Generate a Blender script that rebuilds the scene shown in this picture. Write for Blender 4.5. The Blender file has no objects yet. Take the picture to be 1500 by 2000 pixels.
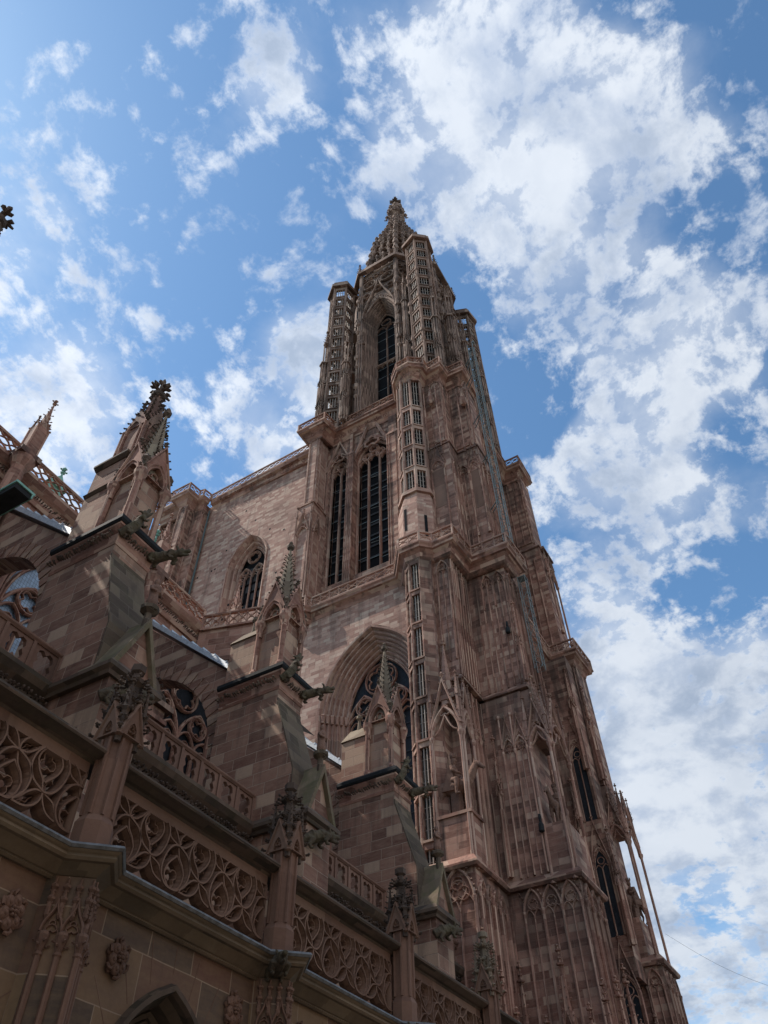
import bpy, math, random
from mathutils import Vector, Matrix
from mathutils.geometry import tessellate_polygon
random.seed(7)
S = bpy.context.scene
C = S.collection
PI = math.pi
R = math.radians

# ------------------------------------------------------------ camera
cam = bpy.data.cameras.new("camera")
cam_o = bpy.data.objects.new("camera", cam)
C.objects.link(cam_o)
PAN, PIT, ROL = R(29.597), R(48.856), R(-0.906)
cf = Vector((math.cos(PAN)*math.cos(PIT), math.sin(PAN)*math.cos(PIT), math.sin(PIT)))
cr = Vector((math.sin(PAN), -math.cos(PAN), 0))
cu = cr.cross(cf)
r2 = cr*math.cos(ROL) + cu*math.sin(ROL)
u2 = -cr*math.sin(ROL) + cu*math.cos(ROL)
cam_o.matrix_world = Matrix(((r2.x, u2.x, -cf.x, 0), (r2.y, u2.y, -cf.y, 0), (r2.z, u2.z, -cf.z, 1.6), (0, 0, 0, 1)))
cam.sensor_fit = 'VERTICAL'
cam.sensor_height = 24
cam.lens = 18
cam.clip_end = 5000
S.camera = cam_o

# ------------------------------------------------------------ sun, sky, clouds
SUN_EL, SUN_AZ = R(52), R(108)          # azimuth counted from +X (west) towards +Y (south)
sun = bpy.data.lights.new("sun", 'SUN')
sun.energy = 4.3
sun.angle = R(0.5)
sun.color = (1.0, 0.91, 0.82)
sun_o = bpy.data.objects.new("sun", sun)
C.objects.link(sun_o)
sd = Vector((math.cos(SUN_EL)*math.cos(SUN_AZ), math.cos(SUN_EL)*math.sin(SUN_AZ), math.sin(SUN_EL)))
sun_o.rotation_euler = sd.to_track_quat('Z', 'Y').to_euler()
sun_o.location = sd*300

W = bpy.data.worlds.new("World")
S.world = W
W.use_nodes = True
wn, wl = W.node_tree.nodes, W.node_tree.links
wn.clear()

class NT:
    """small helper that adds nodes to a tree"""
    def __init__(s, tree): s.n, s.l = tree.nodes, tree.links
    def add(s, t, **k):
        n = s.n.new(t)
        for a, v in k.items(): setattr(n, a, v)
        return n
    def put(s, sock, v):
        if v is None: return
        if isinstance(v, bpy.types.NodeSocket): s.l.new(v, sock)
        else: sock.default_value = v
    def math(s, op, a, b=None, c=None, clamp=False):
        n = s.add('ShaderNodeMath', operation=op, use_clamp=clamp)
        s.put(n.inputs[0], a); s.put(n.inputs[1], b); s.put(n.inputs[2], c)
        return n.outputs[0]
    def vmath(s, op, a, b=None, scale=None):
        n = s.add('ShaderNodeVectorMath', operation=op)
        s.put(n.inputs[0], a); s.put(n.inputs[1], b)
        if scale is not None: s.put(n.inputs['Scale'], scale)
        return n.outputs['Value'] if op in ('DOT_PRODUCT', 'LENGTH') else n.outputs[0]
    def noise(s, vec, scale, detail=4, rough=0.55, dist=0.0, out='Fac'):
        n = s.add('ShaderNodeTexNoise')
        s.put(n.inputs['Vector'], vec); s.put(n.inputs['Scale'], scale); s.put(n.inputs['Detail'], detail)
        s.put(n.inputs['Roughness'], rough); s.put(n.inputs['Distortion'], dist)
        return n.outputs[out]
    def ramp(s, fac, stops, interp='LINEAR'):
        n = s.add('ShaderNodeValToRGB')
        n.color_ramp.interpolation = interp
        e = n.color_ramp.elements
        while len(e) < len(stops): e.new(0.5)
        for el, (p, c) in zip(e, stops):
            el.position = p
            el.color = (*c, 1) if len(c) == 3 else c
        s.put(n.inputs[0], fac)
        return n.outputs[0]
    def mix(s, fac, a, b, mode='MIX'):
        n = s.add('ShaderNodeMix', data_type='RGBA', blend_type=mode)
        s.put(n.inputs[0], fac); s.put(n.inputs[6], a); s.put(n.inputs[7], b)
        return n.outputs[2]
    def maprange(s, v, a, b, c, d, smooth=False):
        n = s.add('ShaderNodeMapRange', interpolation_type='SMOOTHSTEP' if smooth else 'LINEAR')
        s.put(n.inputs[0], v); s.put(n.inputs[1], a); s.put(n.inputs[2], b); s.put(n.inputs[3], c); s.put(n.inputs[4], d)
        return n.outputs[0]

def build_world():
    t = NT(W.node_tree)
    sky = t.add('ShaderNodeTexSky', sky_type='NISHITA')
    sky.sun_disc = False
    sky.sun_elevation = SUN_EL
    sky.sun_rotation = R(90) - SUN_AZ
    sky.altitude = 150
    sky.air_density = 1.0
    sky.dust_density = 0.35
    sky.ozone_density = 1.8
    d = t.add('ShaderNodeTexCoord').outputs['Generated']
    d = t.vmath('NORMALIZE', d)
    sx = t.add('ShaderNodeSeparateXYZ'); t.put(sx.inputs[0], d)
    zz = t.math('ADD', t.math('MULTIPLY', t.math('MAXIMUM', sx.outputs[2], 0.02), .80), .20)
    cx = t.add('ShaderNodeCombineXYZ')
    t.put(cx.inputs[0], t.math('DIVIDE', sx.outputs[0], zz)); t.put(cx.inputs[1], t.math('DIVIDE', sx.outputs[1], zz))
    p = cx.outputs[0]                     # where the view ray meets the flat cloud layer
    wob = t.noise(p, 2.2, 4, 0.55, 0, 'Color')
    wv = t.vmath('SCALE', t.vmath('SUBTRACT', wob, (0.5, 0.5, 0.5)), None, 0.10)
    p1 = t.vmath('ADD', p, wv)
    n1 = t.noise(p1, 4.2, 8, 0.60, 0.0)
    n2 = t.noise(t.vmath('ADD', p1, (7.3, 2.1, 0)), 19.0, 8, 0.62, 0.0)
    acc = None
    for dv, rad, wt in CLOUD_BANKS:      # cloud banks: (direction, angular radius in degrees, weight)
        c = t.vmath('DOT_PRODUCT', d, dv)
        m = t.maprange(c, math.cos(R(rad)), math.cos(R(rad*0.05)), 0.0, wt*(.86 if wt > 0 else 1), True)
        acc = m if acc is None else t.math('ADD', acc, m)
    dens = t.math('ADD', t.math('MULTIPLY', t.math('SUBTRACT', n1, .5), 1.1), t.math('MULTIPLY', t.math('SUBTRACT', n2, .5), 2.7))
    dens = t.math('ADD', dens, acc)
    alpha = t.maprange(dens, 0.02, 0.66, 0.0, 0.92, True)
    veil = t.maprange(t.math('ADD', acc, t.math('MULTIPLY', t.math('SUBTRACT', n1, .5), 1.0)), .12, .62, 0.0, 0.55, True)
    alpha = t.math('MAXIMUM', alpha, veil)
    lit = t.noise(t.vmath('ADD', p1, (7.33, 2.04, 0.03)), 9.0, 7, 0.6, 0.0)
    lit = t.maprange(t.math('ADD', lit, t.math('MULTIPLY', dens, .10)), 0.40, 0.68, 0.0, 1.0, True)
    thick = t.maprange(dens, 0.30, 0.85, 0.0, 1.0, True)
    soft = t.noise(t.vmath('ADD', p, (1.3, 4.4, 0)), 2.3, 5, 0.55, 0.2)
    grey = t.math('MULTIPLY', thick, t.maprange(soft, .38, .60, .1, 1.0, True))
    grey = t.math('MULTIPLY', grey, t.math('SUBTRACT', 1.15, t.math('MULTIPLY', lit, .75)), None, True)
    ccol = t.mix(grey, t.mix(lit, (0.55, 0.63, 0.77, 1), (0.82, 0.87, 0.94, 1)), (0.40, 0.48, 0.61, 1))
    near = t.math('ADD', t.maprange(t.vmath('DOT_PRODUCT', d, tuple(sd)), 0.2, 1.0, 0.90, 1.15), t.maprange(t.vmath('DOT_PRODUCT', d, (-.45, -.85, .25)), 0.35, 0.9, 0.0, 0.50, True))  # second term brightens the added cloud banks behind the viewer
    b1 = t.add('ShaderNodeBackground'); t.put(b1.inputs[0], t.mix(1.0, sky.outputs[0], SKY_TINT, 'MULTIPLY')); b1.inputs[1].default_value = 0.15
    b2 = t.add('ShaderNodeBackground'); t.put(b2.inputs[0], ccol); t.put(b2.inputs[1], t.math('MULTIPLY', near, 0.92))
    ms = t.add('ShaderNodeMixShader'); t.put(ms.inputs[0], alpha); t.l.new(b1.outputs[0], ms.inputs[1]); t.l.new(b2.outputs[0], ms.inputs[2])
    o = t.add('ShaderNodeOutputWorld'); t.l.new(ms.outputs[0], o.inputs[0])

SKY_TINT = (0.80, 1.04, 1.10, 1)
def looks(px, py):
    """world direction of a spot of sky, from where it stands in the 1500 x 2000 photograph"""
    v = cf*1500 + r2*(px-750) - u2*(py-1000)
    return tuple(v.normalized())
CLOUD_BANKS = [(looks(x, y), r, w) for x, y, r, w in (
    (1000, 330, 12, .34), (1180, 520, 13, .30), (1300, 760, 13, .28), (1150, 960, 9, .22), (880, 330, 7, .18), (1380, 1000, 12, .22),
    (1220, 1450, 15, .62), (1400, 1450, 12, .35), (1420, 1820, 13, .6), (720, 60, 11, .26), (900, 90, 9, .16), (60, 640, 11, .34), (120, 860, 8, .34), (560, 760, 7, .34),
    (600, 620, 5, .20), (480, 890, 5, .26), (640, 690, 5, .22), (690, 500, 4, .14), (100, 270, 6, .14), (30, 370, 6, .16), (1290, 190, 6, .26), (1380, 110, 3, .20), (1240, 260, 5, .2), (990, 60, 8, .14),
    (430, 150, 6, .14), (545, 160, 4, .22), (400, 310, 4, .14), (230, 290, 3, .12), (330, 500, 5, .10), (570, 420, 5, .16), (380, 780, 4, .16), (1200, 60, 6, .12), (1470, 300, 5, .22),
    (1440, 30, 7, -.20), (640, 290, 4, -.12), (1060, 760, 4, -.34), (300, 640, 7, -.10), (200, 80, 10, -.14), (1350, 1200, 4, -.42), (1450, 1130, 4, -.25), (1375, 1745, 3.4, -.55), (1470, 1600, 4, -.3),
    (1010, 850, 4, -.30), (1440, 420, 5, -.20), (700, 330, 3, .06), (900, 560, 4, -.22), (820, 240, 3, -.1), (1480, 880, 5, -.1), (1400, 860, 3, -.2))]
# unseen bright banks added over the street behind the viewer to lift shaded walls
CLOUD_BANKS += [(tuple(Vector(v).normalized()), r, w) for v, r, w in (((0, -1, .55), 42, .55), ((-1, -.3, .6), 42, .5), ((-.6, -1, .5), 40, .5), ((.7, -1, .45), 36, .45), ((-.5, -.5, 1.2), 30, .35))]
build_world()
S.view_settings.view_transform = 'Standard'
S.view_settings.look = 'None'
S.view_settings.exposure = 0.20
S.view_settings.gamma = 1.0
S.render.engine = 'CYCLES'
S.cycles.use_denoising = True
S.cycles.max_bounces = 6
S.cycles.diffuse_bounces = 3

# ------------------------------------------------------------ materials
def new_mat(name):
    m = bpy.data.materials.new(name)
    m.use_nodes = True
    t = NT(m.node_tree)
    b = m.node_tree.nodes['Principled BSDF']
    return m, t, b

def wall_uv(t):
    g = t.add('ShaderNodeNewGeometry')
    sn = t.add('ShaderNodeSeparateXYZ'); t.put(sn.inputs[0], g.outputs['True Normal'])
    sp = t.add('ShaderNodeSeparateXYZ'); t.put(sp.inputs[0], g.outputs['Position'])
    nx, ny, nz = sn.outputs; x, y, z = sp.outputs
    u = t.math('SUBTRACT', t.math('MULTIPLY', y, nx), t.math('MULTIPLY', x, ny))
    u = t.math('ADD', u, t.math('MULTIPLY', t.math('ABSOLUTE', nz), x))
    v = t.math('ADD', z, t.math('MULTIPLY', nz, y))
    c = t.add('ShaderNodeCombineXYZ'); t.put(c.inputs[0], u); t.put(c.inputs[1], v)
    return c.outputs[0], g.outputs['Position']

def stone(name, cols, bw=0.8, bh=0.36, mort=0.012, mcol=(.42, .34, .28), mvis=0.5, stain=0.5, stain_col=(.035, .028, .024), streak=0.5, bump=0.5, seed=0.0, moss=0.0, vary=1.0, ledges=()):
    m, t, b = new_mat(name)
    uv, pos = wall_uv(t)
    wob = t.noise(pos, 1.3, 2, 0.5, 0, 'Color')
    uvw = t.vmath('ADD', uv, t.vmath('SCALE', t.vmath('SUBTRACT', wob, (.5, .5, .5)), None, 0.035))
    br = t.add('ShaderNodeTexBrick', offset=0.5, offset_frequency=2, squash=0.72, squash_frequency=3)
    t.put(br.inputs['Vector'], t.vmath('ADD', uvw, (seed*3.1, seed*1.7, 0)))
    br.inputs['Color1'].default_value = (0, 0, 0, 1); br.inputs['Color2'].default_value = (1, 1, 1, 1); br.inputs['Mortar'].default_value = (.5, .5, .5, 1)
    br.inputs['Scale'].default_value = 1.0; br.inputs['Mortar Size'].default_value = mort; br.inputs['Mortar Smooth'].default_value = 0.3
    br.inputs['Brick Width'].default_value = bw; br.inputs['Row Height'].default_value = bh
    n = len(cols)
    col = t.ramp(br.outputs['Color'], [((i+.5)/n if i else 0, c) for i, c in enumerate(cols)], 'LINEAR')
    # bedding inside the stones, grain
    mp = t.add('ShaderNodeMapping'); t.put(mp.inputs['Vector'], pos); mp.inputs['Scale'].default_value = (1, 1, 4.5)
    bed = t.noise(mp.outputs[0], 1.9, 5, 0.6, 0.4)
    col = t.mix(t.math('MULTIPLY', t.maprange(bed, .35, .70, 0, 1), .38*vary), col, cols[-1] + (1,))
    fine = t.noise(pos, 14, 4, 0.65)
    col = t.mix(t.math('MULTIPLY', t.maprange(fine, .3, .7, 0, 1), .35), col, t.mix(1.0, col, (.62, .60, .60, 1), 'MULTIPLY'))
    if mvis > 0:
        col = t.mix(t.math('MULTIPLY', br.outputs['Fac'], mvis), col, mcol + (1,))
    # rain streaks and soot patches with a shape of their own
    ms = t.add('ShaderNodeMapping'); t.put(ms.inputs['Vector'], pos); ms.inputs['Scale'].default_value = (1.5, 1.5, .16)
    sk = t.noise(ms.outputs[0], 1.2, 5, 0.6, 0.2)
    big = t.noise(pos, .22, 4, 0.6)
    if ledges:                                  # soot runs washed down from the string courses
        sp = t.add('ShaderNodeSeparateXYZ'); t.put(sp.inputs[0], pos)
        run = None
        for lz, ln in ledges:
            q = t.math('MULTIPLY', t.maprange(sp.outputs[2], lz-ln, lz-.1, 0, .15), t.math('LESS_THAN', sp.outputs[2], lz))
            run = q if run is None else t.math('MAXIMUM', run, q)
        sk = t.math('ADD', sk, run)
    fs = t.math('MULTIPLY', t.maprange(sk, .47, .72, 0, 1, True), streak)
    fb = t.math('MULTIPLY', t.maprange(big, .46, .68, 0, 1, True), stain)
    f = t.math('MAXIMUM', fs, fb)
    col = t.mix(f, col, t.mix(.82, col, stain_col + (1,)))
    if moss > 0:
        mn = t.noise(pos, 1.7, 5, 0.65)
        col = t.mix(t.math('MULTIPLY', t.maprange(mn, .42, .62, 0, 1, True), moss), col, (.075, .085, .030, 1))
    t.put(b.inputs['Base Color'], col)
    b.inputs['Roughness'].default_value = 0.9
    b.inputs['Specular IOR Level'].default_value = 0.25
    h = t.math('SUBTRACT', t.math('MULTIPLY', fine, .35), t.math('MULTIPLY', br.outputs['Fac'], .8 if mvis > 0 else 0.0))
    h = t.math('ADD', h, t.math('MULTIPLY', br.outputs['Color'], .35 if mvis > 0 else 0.0))
    bp = t.add('ShaderNodeBump'); bp.inputs['Strength'].default_value = bump; bp.inputs['Distance'].default_value = 0.03
    t.put(bp.inputs['Height'], h); t.put(b.inputs['Normal'], bp.outputs[0])
    return m

def plain(name, col, rough=0.6, metal=0.0, noise=0.25, scale=6.0, col2=None, spec=0.5, bump=0.2):
    m, t, b = new_mat(name)
    g = t.add('ShaderNodeNewGeometry')
    n = t.noise(g.outputs['Position'], scale, 5, 0.6, 0.3)
    c2 = col2 or tuple(x*.45 for x in col)
    t.put(b.inputs['Base Color'], t.mix(t.math('MULTIPLY', t.maprange(n, .35, .7, 0, 1, True), 1.0 if col2 else noise*2), col + (1,), c2 + (1,)))
    b.inputs['Roughness'].default_value = rough
    b.inputs['Metallic'].default_value = metal
    b.inputs['Specular IOR Level'].default_value = spec
    bp = t.add('ShaderNodeBump'); bp.inputs['Strength'].default_value = bump; bp.inputs['Distance'].default_value = 0.02
    t.put(bp.inputs['Height'], n); t.put(b.inputs['Normal'], bp.outputs[0])
    return m

PINK = [(.125, .053, .039), (.235, .108, .078), (.31, .154, .113), (.37, .202, .149), (.47, .31, .228)]
PALE = [(.235, .118, .088), (.32, .174, .132), (.365, .208, .158), (.41, .255, .195), (.49, .345, .265)]
BROWN = [(.125, .058, .042), (.20, .098, .070), (.26, .134, .095), (.32, .184, .130), (.42, .29, .205)]
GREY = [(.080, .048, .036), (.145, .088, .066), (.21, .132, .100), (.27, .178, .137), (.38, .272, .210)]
M = {}
M['tower'] = stone('tower sandstone', PINK, 0.95, 0.34, .010, (.40, .31, .25), .30, .65, streak=.85, seed=1, bump=.8, ledges=((18.1, 3.5), (29.5, 4.0), (40.0, 5.5), (54.0, 4.0), (64.4, 5.5)))
M['pale'] = stone('rosy ashlar', PALE, 0.82, 0.29, .010, (.25, .17, .13), .35, .25, streak=.45, seed=2, bump=.9, ledges=((40.6, 3.0), (64.8, 3.5)))
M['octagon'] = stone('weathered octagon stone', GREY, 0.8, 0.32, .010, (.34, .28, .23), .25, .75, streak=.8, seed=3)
M['pier'] = stone('pier ashlar', BROWN, 1.02, 0.44, .016, (.37, .28, .21), .8, .45, streak=.45, seed=4, bump=.8, ledges=((13.4, 2.5), (19.0, 2.2)))
M['nave'] = stone('nave ashlar', PINK, 0.95, 0.42, .012, (.40, .30, .24), .50, .30, streak=.25, seed=5)
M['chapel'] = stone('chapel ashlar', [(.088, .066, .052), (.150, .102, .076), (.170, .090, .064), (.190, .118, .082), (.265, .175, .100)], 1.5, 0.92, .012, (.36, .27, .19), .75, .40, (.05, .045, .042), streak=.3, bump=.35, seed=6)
M['trim'] = stone('carved sandstone', PINK, 1.6, 1.1, .006, mvis=0, stain=.6, streak=.8, seed=7, ledges=((18.1, 3.5), (29.5, 4.0), (40.0, 5.5), (54.0, 4.0), (64.4, 5.5)))
M['paletrim'] = stone('cleaned carved sandstone', PALE, 1.7, 1.2, .006, mvis=0, stain=.35, streak=.55, seed=8, ledges=((18.1, 3.5), (29.5, 4.0), (40.0, 5.5), (54.0, 4.0), (64.4, 5.5)))
M['octrim'] = stone('weathered carved stone', GREY, 1.6, 1.1, .006, mvis=0, stain=.8, streak=.8, seed=9)
M['octmid'] = stone('half cleaned turret stone', [(.16, .095, .07), (.22, .135, .10), (.27, .17, .128), (.33, .22, .165)], 1.5, 1.0, .006, mvis=0, stain=.7, streak=.8, seed=19)
M['chapeltrim'] = stone('chapel moulding', [(.13, .10, .068), (.17, .125, .082), (.20, .145, .095), (.235, .175, .115)], 1.7, 3, .004, mvis=0, stain=.55, streak=.35, stain_col=(.03,.025,.018), seed=23, bump=.25)
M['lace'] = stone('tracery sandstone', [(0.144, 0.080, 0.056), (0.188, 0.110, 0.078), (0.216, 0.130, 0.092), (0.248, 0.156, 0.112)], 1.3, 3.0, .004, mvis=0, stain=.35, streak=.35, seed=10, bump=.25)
M['dark'] = stone('blackened carving', [(.045, .034, .028), (.07, .05, .04), (.095, .065, .05), (.12, .085, .064)], 1.2, .9, .004, mvis=0, stain=.8, streak=.6, seed=11)
M['soot'] = stone('sooty moulding', [(.05, .038, .030), (.085, .060, .045), (.12, .082, .062), (.15, .105, .078)], 1.4, .8, .004, mvis=0, stain=.6, streak=.6, seed=12, moss=.12)
M['mossy'] = stone('mossy weathering', [(.12, .088, .058), (.16, .118, .078), (.20, .148, .098), (.23, .175, .115)], 1.1, .8, .008, mvis=.2, stain=.4, streak=.5, seed=13, moss=.4)
M['batter'] = stone('grey green weathering stone', [(.058, .041, .030), (.085, .061, .044), (.115, .084, .060), (.155, .115, .08)], 1.0, .5, .014, (.17, .14, .105), .6, .45, streak=.6, seed=14, moss=.12)
M['spire'] = stone('lichened spirelet stone', [(.16, .115, .08), (.21, .155, .11), (.26, .20, .14), (.31, .25, .175)], 1.4, .7, .006, mvis=.1, stain=.6, streak=.6, seed=15, moss=.06)
M['statue'] = stone('statue sandstone', [(0.145, 0.081, 0.058), (0.187, 0.106, 0.076), (0.230, 0.136, 0.098)], 2.5, 2.0, .003, mvis=0, stain=.6, streak=.5, seed=16)
M['gargoyle'] = stone('dark gargoyle stone', [(.06, .048, .034), (.09, .070, .048), (.12, .092, .062)], 2.5, 2.0, .003, mvis=0, stain=.5, streak=.4, seed=17, moss=.2)
M['lead'] = plain('lead coping', (.50, .55, .60), .42, .35, .2, 9, (.34, .39, .44), .5)
M['oldlead'] = plain('old lead flashing', (.20, .20, .20), .5, .25, .3, 7, (.11, .105, .095), .5)
M['iron'] = plain('iron bar', (.42, .44, .46), .45, .6, .2, 20)
M['palebar'] = plain('pale window bars', (.36, .30, .25), .7, .1, .2, 8)
M['rust'] = plain('dark iron', (.05, .042, .038), .6, .5, .2, 20)
M['mast'] = plain('galvanised mast', (.17, .195, .19), .6, .3, .2, 4)
M['copper'] = plain('green copper', (.22, .42, .34), .6, .2, .3, 8, (.12, .26, .20))
M['black'] = plain('black lead slab', (.022, .023, .024), .75, 0, .3, 5, None, .15)
M['roof'] = plain('slate roof', (.07, .07, .075), .7, 0, .3, 3)
M['wood'] = plain('louvre wood', (.035, .032, .032), .8, 0, .4, 5)
M['void'] = plain('dim interior', (.012, .012, .014), .9, 0, .2, 2, spec=.1)
M['pipe'] = plain('copper downpipe', (.075, .10, .095), .5, .5, .2, 6)
M['ground'] = stone('paving', [(.16, .145, .13), (.20, .18, .16), (.23, .205, .18)], .6, .3, .012, (.08, .07, .06), .6, .2, streak=0, seed=20)
M['plaster'] = plain('house plaster', (.46, .40, .32), .9, 0, .15, .6, (.36, .31, .25), .2)
M['tiles'] = plain('roof tiles', (.17, .075, .05), .85, 0, .3, 5, (.09, .05, .04), .2)

def glass(name, col, rough=.18, blue=None):
    m, t, b = new_mat(name)
    uv, pos = wall_uv(t)
    br = t.add('ShaderNodeTexBrick', offset=0.0)
    t.put(br.inputs['Vector'], uv)
    br.inputs['Scale'].default_value = 1; br.inputs['Brick Width'].default_value = .14; br.inputs['Row Height'].default_value = .2; br.inputs['Mortar Size'].default_value = .008
    br.inputs['Color1'].default_value = (0, 0, 0, 1); br.inputs['Color2'].default_value = (1, 1, 1, 1)
    n = t.noise(pos, 1.1, 3, .6)
    c = t.mix(t.math('MULTIPLY', br.outputs['Color'], .6), col + (1,), tuple(x*1.9 for x in col) + (1,))
    c = t.mix(br.outputs['Fac'], c, (.02, .02, .022, 1))
    t.put(b.inputs['Base Color'], c)
    b.inputs['Roughness'].default_value = rough
    b.inputs['Specular IOR Level'].default_value = .8 if col[0] > .1 else .06
    if col[0] < .1: b.inputs['Roughness'].default_value = .5
    bp = t.add('ShaderNodeBump'); bp.inputs['Strength'].default_value = .25; bp.inputs['Distance'].default_value = .02
    t.put(bp.inputs['Height'], br.outputs['Color']); t.put(b.inputs['Normal'], bp.outputs[0])
    return m
M['glass'] = glass('dark leaded glass', (.018, .020, .024))
M['blueglass'] = glass('blue grey leaded glass', (.16, .22, .30), .3)

# ------------------------------------------------------------ mesh helpers
class Fr:
    """a wall frame: p(a, b, d) = origin + a * along + b * up + d * out"""
    def __init__(s, o, t, n, up=(0, 0, 1)):
        s.o, s.t, s.n, s.u = Vector(o), Vector(t), Vector(n), Vector(up)
    def p(s, a, b, d=0.0): return s.o + s.t*a + s.u*b + s.n*d
def FE(x): return Fr((x, 0, 0), (0, 1, 0), (-1, 0, 0))      # faces east (towards -X): a = Y
def FN(y): return Fr((0, y, 0), (1, 0, 0), (0, -1, 0))      # faces north (towards -Y): a = X
def FS(p0, p1):                                             # a face along p0 -> p1, out = right hand side
    d = Vector((p1[0]-p0[0], p1[1]-p0[1], 0)); L = d.length; d /= L
    f = Fr((p0[0], p0[1], 0), d, (d.y, -d.x, 0)); f.L = L
    return f

_tess = {}
class MB:
    def __init__(s): s.v = []; s.f = []; s.fm = []; s.mi = 0; s.ch = []
    def add(s, vs, fs):
        o = len(s.v); s.ch.append((o, len(s.f)))
        s.v += [(p[0], p[1], p[2]) for p in vs]; s.f += [tuple(i+o for i in f) for f in fs]; s.fm += [s.mi]*len(fs)
    def split(s, key):
        """deal the shapes out into several builders by where each stands"""
        out = {}
        for k, (v0, f0) in enumerate(s.ch):
            v1, f1 = s.ch[k+1] if k+1 < len(s.ch) else (len(s.v), len(s.f))
            vs = s.v[v0:v1]; n = len(vs)
            c = (sum(p[0] for p in vs)/n, sum(p[1] for p in vs)/n, sum(p[2] for p in vs)/n)
            q = out.setdefault(key(c), MB()); q.mi = s.fm[f0] if f1 > f0 else 0
            q.add(vs, [tuple(i-v0 for i in f) for f in s.f[f0:f1]])
        return out
    def box(s, x0, x1, y0, y1, z0, z1):
        s.add([(x0,y0,z0),(x1,y0,z0),(x1,y1,z0),(x0,y1,z0),(x0,y0,z1),(x1,y0,z1),(x1,y1,z1),(x0,y1,z1)], [(3,2,1,0),(4,5,6,7),(0,1,5,4),(1,2,6,5),(2,3,7,6),(3,0,4,7)])
    def fbox(s, F, a0, a1, b0, b1, d0, d1):
        s.add([F.p(a,b,d) for d in (d0,d1) for a,b in ((a0,b0),(a1,b0),(a1,b1),(a0,b1))], [(3,2,1,0),(4,5,6,7),(0,1,5,4),(1,2,6,5),(2,3,7,6),(3,0,4,7)])
    def loft(s, rings, cap0=True, cap1=True, closed=True):
        n = len(rings[0]); vs = [p for r in rings for p in r]; fs = []
        for k in range(len(rings)-1):
            for i in range(n if closed else n-1):
                j = (i+1) % n
                fs.append((k*n+i, k*n+j, (k+1)*n+j, (k+1)*n+i))
        if cap0 and closed: fs.append(tuple(range(n))[::-1])
        if cap1 and closed: fs.append(tuple((len(rings)-1)*n+i for i in range(n)))
        s.add(vs, fs)
    def prism(s, poly, z0, z1, poly1=None):
        s.loft([[(x,y,z0) for x,y in poly], [(x,y,z1) for x,y in (poly1 or poly)]])
    def lathe(s, c, prof, n=10, rot=0.0):
        s.loft([[(c[0]+r*math.cos(rot+2*PI*i/n), c[1]+r*math.sin(rot+2*PI*i/n), z) for i in range(n)] for r, z in prof])
    def tube(s, pts, rad, n=6, cap=True):
        pts = [Vector(p) for p in pts]; rings = []
        rad = rad if isinstance(rad, (list, tuple)) else [rad]*len(pts)
        t0 = (pts[1]-pts[0]).normalized()
        ref = Vector((0,0,1)) if abs(t0.z) < .9 else Vector((1,0,0))
        a = t0.cross(ref).normalized()
        for i, p in enumerate(pts):
            t = (pts[min(i+1,len(pts)-1)]-pts[max(i-1,0)]).normalized()
            a = (a - t*a.dot(t)).normalized(); b = t.cross(a)
            r = rad[i]; ra, rb = r if isinstance(r, tuple) else (r, r)
            rings.append([p + a*(ra*math.cos(2*PI*k/n)) + b*(rb*math.sin(2*PI*k/n)) for k in range(n)])
        s.loft(rings, cap, cap)
    def plate(s, F, outer, holes=(), d0=0.0, d1=0.1, back=False, rim=True):
        key = (tuple(outer), tuple(tuple(h) for h in holes))
        if key not in _tess:
            loops = [list(outer)] + [list(h) for h in holes]
            tr = tessellate_polygon([[Vector((a,b,0)) for a,b in l] for l in loops])
            _tess[key] = (loops, tr)
        loops, tr = _tess[key]
        flat = [p for l in loops for p in l]; n = len(flat)
        vs = [F.p(a,b,d1) for a,b in flat] + [F.p(a,b,d0) for a,b in flat]
        fs = [tuple(t) for t in tr]
        if back: fs += [(t[2]+n, t[1]+n, t[0]+n) for t in tr]
        k = 0
        for li, l in enumerate(loops):
            if li > 0 or rim:
                for i in range(len(l)):
                    j = (i+1) % len(l)
                    fs.append((k+i, k+j, n+k+j, n+k+i))
            k += len(l)
        s.add(vs, fs)
    def sweep(s, F, path, prof, closed=False, pclosed=False, caps=True):
        """profile (off to the left of the travel direction, depth) carried along a 2-D path in frame F"""
        path = [q for i, q in enumerate(path) if i == 0 or abs(q[0]-path[i-1][0])+abs(q[1]-path[i-1][1]) > 1e-6]
        n = len(path); nor = []
        for i in range(n):
            p = path[i]
            q0 = path[i-1] if (i > 0 or closed) else None
            q1 = path[(i+1) % n] if (i < n-1 or closed) else None
            d0 = nrm(p[0]-q0[0], p[1]-q0[1]) if q0 else None
            d1 = nrm(q1[0]-p[0], q1[1]-p[1]) if q1 else None
            d0 = d0 or d1; d1 = d1 or d0
            n0 = (-d0[1], d0[0]); n1 = (-d1[1], d1[0])
            m = nrm(n0[0]+n1[0], n0[1]+n1[1]) or n0
            c = max(m[0]*n0[0]+m[1]*n0[1], .45)
            nor.append((m[0]/c, m[1]/c))
        k = len(prof)
        rings = [[F.p(p[0]+m[0]*o, p[1]+m[1]*o, d) for o, d in prof] for p, m in zip(path, nor)]
        if closed: rings.append(rings[0])
        s.loft(rings, caps and pclosed and not closed, caps and pclosed and not closed, pclosed)
    def bar(s, F, path, w, d0, d1, closed=False):
        h = w/2; c = (d1-d0)*.45
        s.sweep(F, path, [(-h,d0),(-h,d1-c),(-h*.35,d1),(h*.35,d1),(h,d1-c),(h,d0)], closed, True)
    def hmould(s, path, prof, closed=False):
        """level moulding: path in plan, out = right hand of travel, profile (out, z)"""
        F = Fr((0,0,0), (1,0,0), (0,0,1), (0,1,0))
        s.sweep(F, path, [(-o, z) for o, z in prof], closed, True)
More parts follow.
